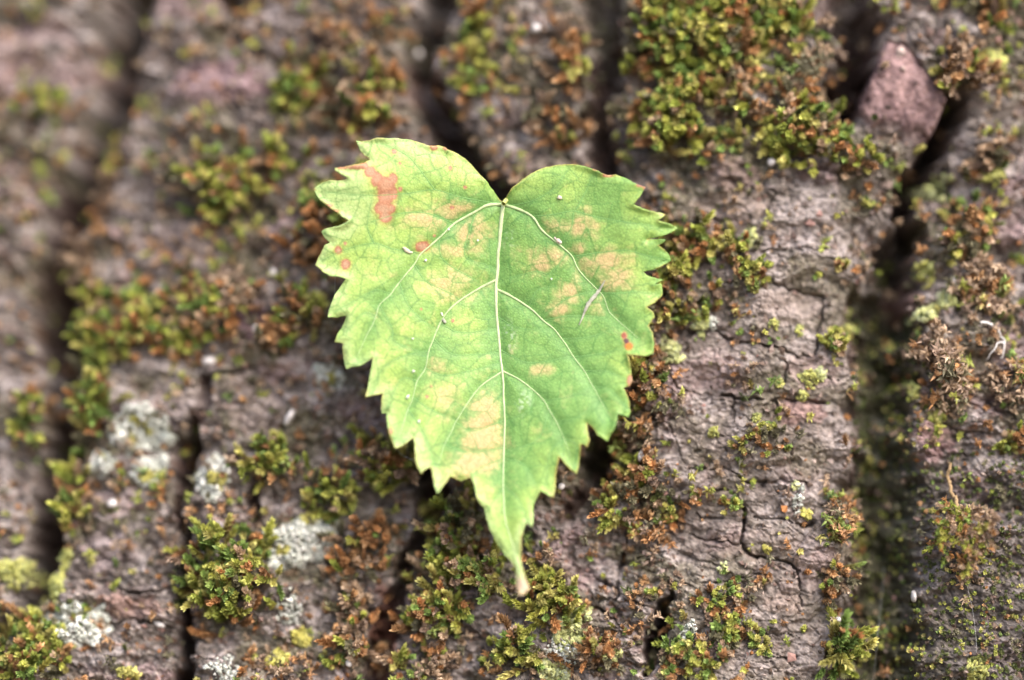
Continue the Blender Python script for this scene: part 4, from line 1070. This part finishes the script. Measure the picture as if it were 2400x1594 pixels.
def leaf_material():
    m, t, p = base_mat("leaf_blade", 0.5, 0.35)
    N = t.nodes; Lk = t.links
    at = N.new("ShaderNodeAttribute"); at.attribute_name = "Col"
    tc = N.new("ShaderNodeTexCoord")
    vo = N.new("ShaderNodeTexVoronoi"); vo.feature = 'DISTANCE_TO_EDGE'; vo.inputs["Scale"].default_value = 2100.0
    Lk.new(tc.outputs["Object"], vo.inputs["Vector"])
    mr = N.new("ShaderNodeMapRange"); mr.inputs["From Max"].default_value = 0.12
    mr.inputs["To Min"].default_value = 0.84; mr.inputs["To Max"].default_value = 1.03
    Lk.new(vo.outputs["Distance"], mr.inputs["Value"])
    nz = N.new("ShaderNodeTexNoise"); nz.inputs["Scale"].default_value = 2600.0; nz.inputs["Detail"].default_value = 3
    Lk.new(tc.outputs["Object"], nz.inputs["Vector"])
    m2 = N.new("ShaderNodeMapRange"); m2.inputs["From Min"].default_value = .3; m2.inputs["From Max"].default_value = .7
    m2.inputs["To Min"].default_value = 0.88; m2.inputs["To Max"].default_value = 1.12
    Lk.new(nz.outputs["Fac"], m2.inputs["Value"])
    mu = N.new("ShaderNodeMath"); mu.operation = 'MULTIPLY'
    Lk.new(mr.outputs["Result"], mu.inputs[0]); Lk.new(m2.outputs["Result"], mu.inputs[1])
    mx = N.new("ShaderNodeMix"); mx.data_type = 'RGBA'; mx.blend_type = 'MULTIPLY'; mx.inputs["Factor"].default_value = 1
    Lk.new(at.outputs["Color"], mx.inputs["A"]); Lk.new(mu.outputs[0], mx.inputs["B"])
    Lk.new(mx.outputs["Result"], p.inputs["Base Color"])
    bp = N.new("ShaderNodeBump"); bp.inputs["Strength"].default_value = 0.5; bp.inputs["Distance"].default_value = 0.00012
    Lk.new(vo.outputs["Distance"], bp.inputs["Height"]); Lk.new(bp.outputs["Normal"], p.inputs["Normal"])
    tr = N.new("ShaderNodeBsdfTranslucent"); Lk.new(mx.outputs["Result"], tr.inputs["Color"])
    ms = N.new("ShaderNodeMixShader"); ms.inputs[0].default_value = 0.18
    Lk.new(p.outputs[0], ms.inputs[1]); Lk.new(tr.outputs[0], ms.inputs[2])
    Lk.new(ms.outputs[0], N["Material Output"].inputs["Surface"])
    return m
M_LEAF = leaf_material()
M_VEIN = flat_mat("leaf_vein", (0.46, 0.54, 0.30), 0.6, 0.1, 0.15)
M_VEINS = flat_mat("leaf_side_vein", (0.37, 0.47, 0.23), 0.6, 0.1, 0.2)
nrm = np.cross(LV[lf[:, 1]] - LV[lf[:, 0]], LV[lf[:, 2]] - LV[lf[:, 0]])
flip = nrm[:, 1] > 0
lf[flip] = lf[flip][:, ::-1]
blade = link("blade", mesh_np("blade", LV - LOC, lf, LC, True, M_LEAF), leaf)
so = blade.modifiers.new("thickness", 'SOLIDIFY'); so.thickness = 0.00022; so.offset = -1
for key, (p, r0, r1) in veins_s.items():
    pu, pv = p[:, 0] + 1.2 * noise(p[:, 0] / 30, p[:, 1] / 30, 140), p[:, 1]
    a, c = leaf_fields(pu, pv)
    yy = leaf_y(pu, pv, a, c)
    pt = lift(pu, pv, yy)
    t = np.linspace(0, 1, len(p))
    rad = (r0 + (r1 * 0.6 - r0) * t ** 0.7) * S * 0.74 * (1 + 0.12 * noise(t * 40, t * 0, 141))
    nm = "midrib" if key == 'mid' else "side_vein"
    link(nm, tube_mesh(nm, pt - LOC, rad, M_VEIN if key == "mid" else M_VEINS, 8, 0.8), leaf)
# thin green veins, raised a hair
M_VEIN2 = flat_mat("leaf_fine_vein", (0.14, 0.28, 0.085), 0.6, 0.1, 0.2)
for p in second_s:
    a, c = leaf_fields(p[:, 0], p[:, 1])
    ok = inside_poly(p[:, :2], b)
    if ok.sum() < 4: continue
    p, a, c = p[ok], a[ok], c[ok]
    pt = lift(p[:, 0], p[:, 1], leaf_y(p[:, 0], p[:, 1], a, c) + 0.00002)
    link("fine_vein", tube_mesh("fine_vein", pt - LOC, np.linspace(1.35, 0.8, len(p)) * S, M_VEIN2, 6, 0.6), blade)
# leaf stalk: runs back from the notch into the crevice behind
pt = catmull([(0, 0, 0), (0.0004, 0.0012, 0.0006), (0.0008, 0.005, 0.0006), (0.0006, 0.011, -0.002), (-0.0005, 0.019, -0.006)], 0.0008)
link("leaf_stalk", tube_mesh("leaf_stalk", pt, np.full(len(pt), 5.5 * S), flat_mat("leaf_stalk", (0.42, 0.44, 0.14), 0.55), 8), leaf)

# things lying on the leaf
def on_leaf(u, v, off=6):
    u = np.asarray(u, float); v = np.asarray(v, float)
    a, c = leaf_fields(u, v)
    return lift(u, v, leaf_y(u, v, a, c) - off * S)
def scrap(name, label, cat, us, vs_, widths, mat, group=None, lumps=1.5, flat=0.45):
    """a small flattened ragged strip lying on the leaf, closed all round"""
    p = catmull(list(zip(us, vs_, widths)), 3.0)
    pt = on_leaf(p[:, 0], p[:, 1], 3.0)
    pt = pt + rng.normal(size=pt.shape) * lumps * 0.35 * S
    rad = np.maximum(p[:, 2], 0.5) * S * (1 + (0.10 if flat < .3 else 0.25) * rng.normal(size=len(p)))
    loc = pt.mean(0)
    o = link(name, tube_mesh(name, pt - loc, rad, mat, 7, flat)); o.location = loc
    return tag(o, label, cat, group)
M_FLUFF = flat_mat("grey_fluff", (0.42, 0.42, 0.34), 0.9, 0.3, 0.35)
M_HUSK = flat_mat("pale_husk", (0.58, 0.53, 0.40), 0.7, 0.2, 0.2)
M_DOT = flat_mat("white_lint", (0.56, 0.60, 0.48), 0.7, 0.0, 0.05)
M_SKIN = flat_mat("brown_husk", (0.50, 0.40, 0.36), 0.7, 0.1, 0.3)
scrap("plant_fluff", "grey lilac strip of plant fluff across the leaf's right side vein", "fluff", [1418, 1408, 1396, 1382, 1374, 1366, 1357], [657, 675, 692, 708, 722, 742, 762], [0.8, 3, 4, 5, 4, 2, 1], M_FLUFF, None, 0.5, 0.2)
scrap("seed_husk", "cream husk lying left of the brown spot on the leaf's left vein", "husk", [945, 951, 958, 966], [579, 585, 590, 592], [1.5, 4, 5, 1.5], M_HUSK)
scrap("seed_husk", "small white oval husk on the leaf's upper right lobe", "husk", [1306, 1310, 1314, 1318], [462, 462, 464, 465], [1.5, 4, 4, 1.5], M_HUSK)
scrap("insect_husk", "tiny brownish insect husk on the leaf's upper right vein", "husk", [1300, 1306, 1311, 1316], [557, 562, 566, 571], [2, 4.5, 5, 2], M_SKIN)
scrap("lint_bit", "dark grey bit on the leaf's middle left vein", "lint", [1038, 1041, 1044], [748, 752, 757], [2, 4, 2], M_FLUFF)
scrap("lint_bit", "pale bit just above the dark grey one on the middle left vein", "lint", [1034, 1036, 1038], [732, 736, 740], [1.5, 3, 1.5], M_DOT)
for lb, u, v, r in [("white lint dot on the left half of the leaf below the yellowest area", 967, 794, 2.8), ("white lint dot on the leaf between two left teeth notches low down", 969, 870, 4), ("large white lint dot near the leaf's lower left margin", 956, 930, 4.5),
                    ("white lint dot just above the leaf's lowest left teeth", 982, 988, 3.6), ("white lint dot right of the brown spot on the left vein", 998, 610, 3.2), ("white lint dot beside the tan patches near the midrib", 1120, 564, 2.6),
                    ("white lint dot in the right half of the leaf below the tan patch", 1293, 654, 2.6), ("white lint dot on the upper left side vein", 1051, 538, 2.8)]:
    scrap("lint_dot", lb, "lint", [u - r * .6, u, u + r * .6], [v - r * .5, v, v + r * .5], [r * .6, r, r * .6], M_DOT, "white lint dots on the leaf", 0.6)

# ------------------------------------------------------------------ twig, hanging tuft, threads
M_TWIG = flat_mat("pale_twig", (0.50, 0.48, 0.47), 0.6)
def bark_tube(name, label, cat, pts, r0, r1, mat, raise_px=12, parent=None, k=6, group=None):
    p = catmull(pts, 4.0)
    q = surf(p[:, 0], p[:, 1]); q = q + surf_n(p[:, 0], p[:, 1]) * raise_px * S
    q[:, 1] = np.convolve(np.pad(q[:, 1], 4, mode='edge'), np.ones(9) / 9, 'valid')
    loc = q[0].copy() if parent is None else np.array(parent.location)
    o = link(name, tube_mesh(name, q - loc, np.linspace(r0, r1, len(q)) * S, mat, k), parent)
    if parent is None:
        o.location = loc; tag(o, label, cat, group)
    return o
tw = empty("pale_twig", tuple(surf(2300, 762)[0])); tag(tw, "pale grey curled forked twig on the right border above the dry moss", "twig")
bark_tube("twig_stem", None, None, [(2298, 760), (2322, 764), (2338, 780), (2348, 800), (2346, 822), (2347, 842)], 3.2, 1.8, M_TWIG, 16, tw)
bark_tube("twig_branch", None, None, [(2350, 803), (2336, 808), (2320, 822), (2312, 842)], 2.4, 1.2, M_TWIG, 16, tw)
bark_tube("plant_fibre", "thin grey fibre slanting across the dark furrow above the leaf", "fibre", [(955, 165), (975, 200), (1005, 240), (1040, 275), (1062, 270)], 4.5, 3.0, flat_mat("grey_fibre", (0.26, 0.23, 0.24), .7), 10)
bark_tube("dry_stem", "thin tan stem bridging the dark gap in the top left", "stem", [(575, 20), (552, 45), (538, 75), (530, 105)], 6, 4, flat_mat("tan_stem", (0.30, 0.22, 0.19), .8), 14)

def thread(label, pts):
    p = np.array([lift(np.array(float(a)), np.array(float(c)), np.array(y * 1e-3)) for a, c, y in pts])
    q = catmull(p, 0.002)
    loc = q[0].copy()
    o = link("spider_silk", tube_mesh("spider_silk", q - loc, np.full(len(q), 0.22 * S), M_SILK, 5)); o.location = loc
    tag(o, label, "spider silk", "spider silk threads")
M_SILK = flat_mat("spider_silk", (0.55, 0.55, 0.55), 0.4)
def yb(u, v, up):      # depth of the bark there, in mm, less a clearance in px
    return float(surf(u, v)[0][1] * 1e3 - up * S * 1e3)
thread("nearly vertical silk thread over the dark valley at lower right", [(2072, 1330, yb(2072, 1330, 6)), (2064, 1420, yb(2072, 1330, 40)), (2056, 1500, yb(2045, 1594, 40)), (2045, 1620, yb(2045, 1620, 0))])
thread("silk thread on the right bark hanging under the mossy tuft", [(2258, 1340, yb(2258, 1340, 10)), (2278, 1420, yb(2278, 1420, 16)), (2288, 1500, yb(2288, 1500, 12)), (2287, 1560, yb(2287, 1560, 0))])
thread("silk thread from the leaf's lower left tooth towards the next tooth", [(926, 1050, float(leaf_y(np.array([926.]), np.array([1050.]), np.array([60.]), np.array([60.]))[0] * 1e3)), (945, 1068, -2), (975, 1082, float(leaf_y(np.array([974.]), np.array([1080.]), np.array([60.]), np.array([60.]))[0] * 1e3))])
thread("silk thread hanging from the leaf's middle left tooth", [(786, 646, 1.5), (785, 670, 2.0), (784, 692, 1.5)])

ht = empty("hanging_moss_tuft", tuple(surf(2240, 1240)[0]))
tag(ht, "drooping dried moss tuft hanging by a stem on the right bark", "moss")
bark_tube("stem", None, None, [(2232, 1085), (2228, 1115), (2234, 1150), (2240, 1185), (2238, 1210)], 4.0, 5.0, flat_mat("moss_stem", (0.28, 0.19, 0.10), .9), 30, ht)
def frond(pts, kind, scale):
    p = catmull(pts, 4.5)
    n = len(p)
    base = surf(p[:, 0], p[:, 1]); nr = surf_n(p[:, 0], p[:, 1])
    bump = 52 + 22 * np.sin(np.linspace(0, 3.14, n))
    pos = base + nr * bump[:, None] * S
    tg = np.gradient(pos, axis=0); tg /= np.linalg.norm(tg, axis=1, keepdims=True)
    VV, FF, CC = [], [], []; off = 0
    for i in range(n):
        for _ in range(2):
            pv, pf, pt = (DRY if rng.random() < .35 else TINY)[rng.integers(5)]
            d = tg[i] * 1.0 + nr[i] * 0.35 + rng.normal(size=3) * 0.35
            R = rot_to(d[None], rng.random(1) * 6.283)[0]
            pal = [GREEN, TAN, ORANGE][rng.choice(3, p=kind)]; a, c = pal[rng.integers(len(pal))]
            t = np.clip(pt * 0.6 + 0.4, 0, 1)[:, None]
            VV.append(pv * S * scale @ R.T + pos[i]); FF.append(pf + off); off += len(pv); CC.append(np.array(a) * (1 - t) + np.array(c) * t)
    o = link("frond", mesh_np("frond", np.vstack(VV) - np.array(ht.location), np.vstack(FF), np.vstack(CC), True, M_MOSS), ht)
for pts, k in [([(2240, 1200), (2215, 1205), (2195, 1235), (2188, 1280)], (.5, .3, .2)), ([(2240, 1202), (2225, 1220), (2212, 1255), (2206, 1295)], (.4, .3, .3)),
               ([(2244, 1205), (2262, 1215), (2285, 1230), (2300, 1250)], (.1, .8, .1)), ([(2244, 1205), (2250, 1240), (2248, 1275), (2256, 1310)], (.35, .4, .25)),
               ([(2246, 1210), (2270, 1240), (2284, 1275), (2270, 1310)], (.15, .6, .25)), ([(2248, 1250), (2256, 1290), (2258, 1330), (2254, 1355)], (.3, .5, .2)),
               ([(2292, 1215), (2306, 1235), (2300, 1265)], (.05, .85, .1))]:
    frond(pts, k, 0.70)
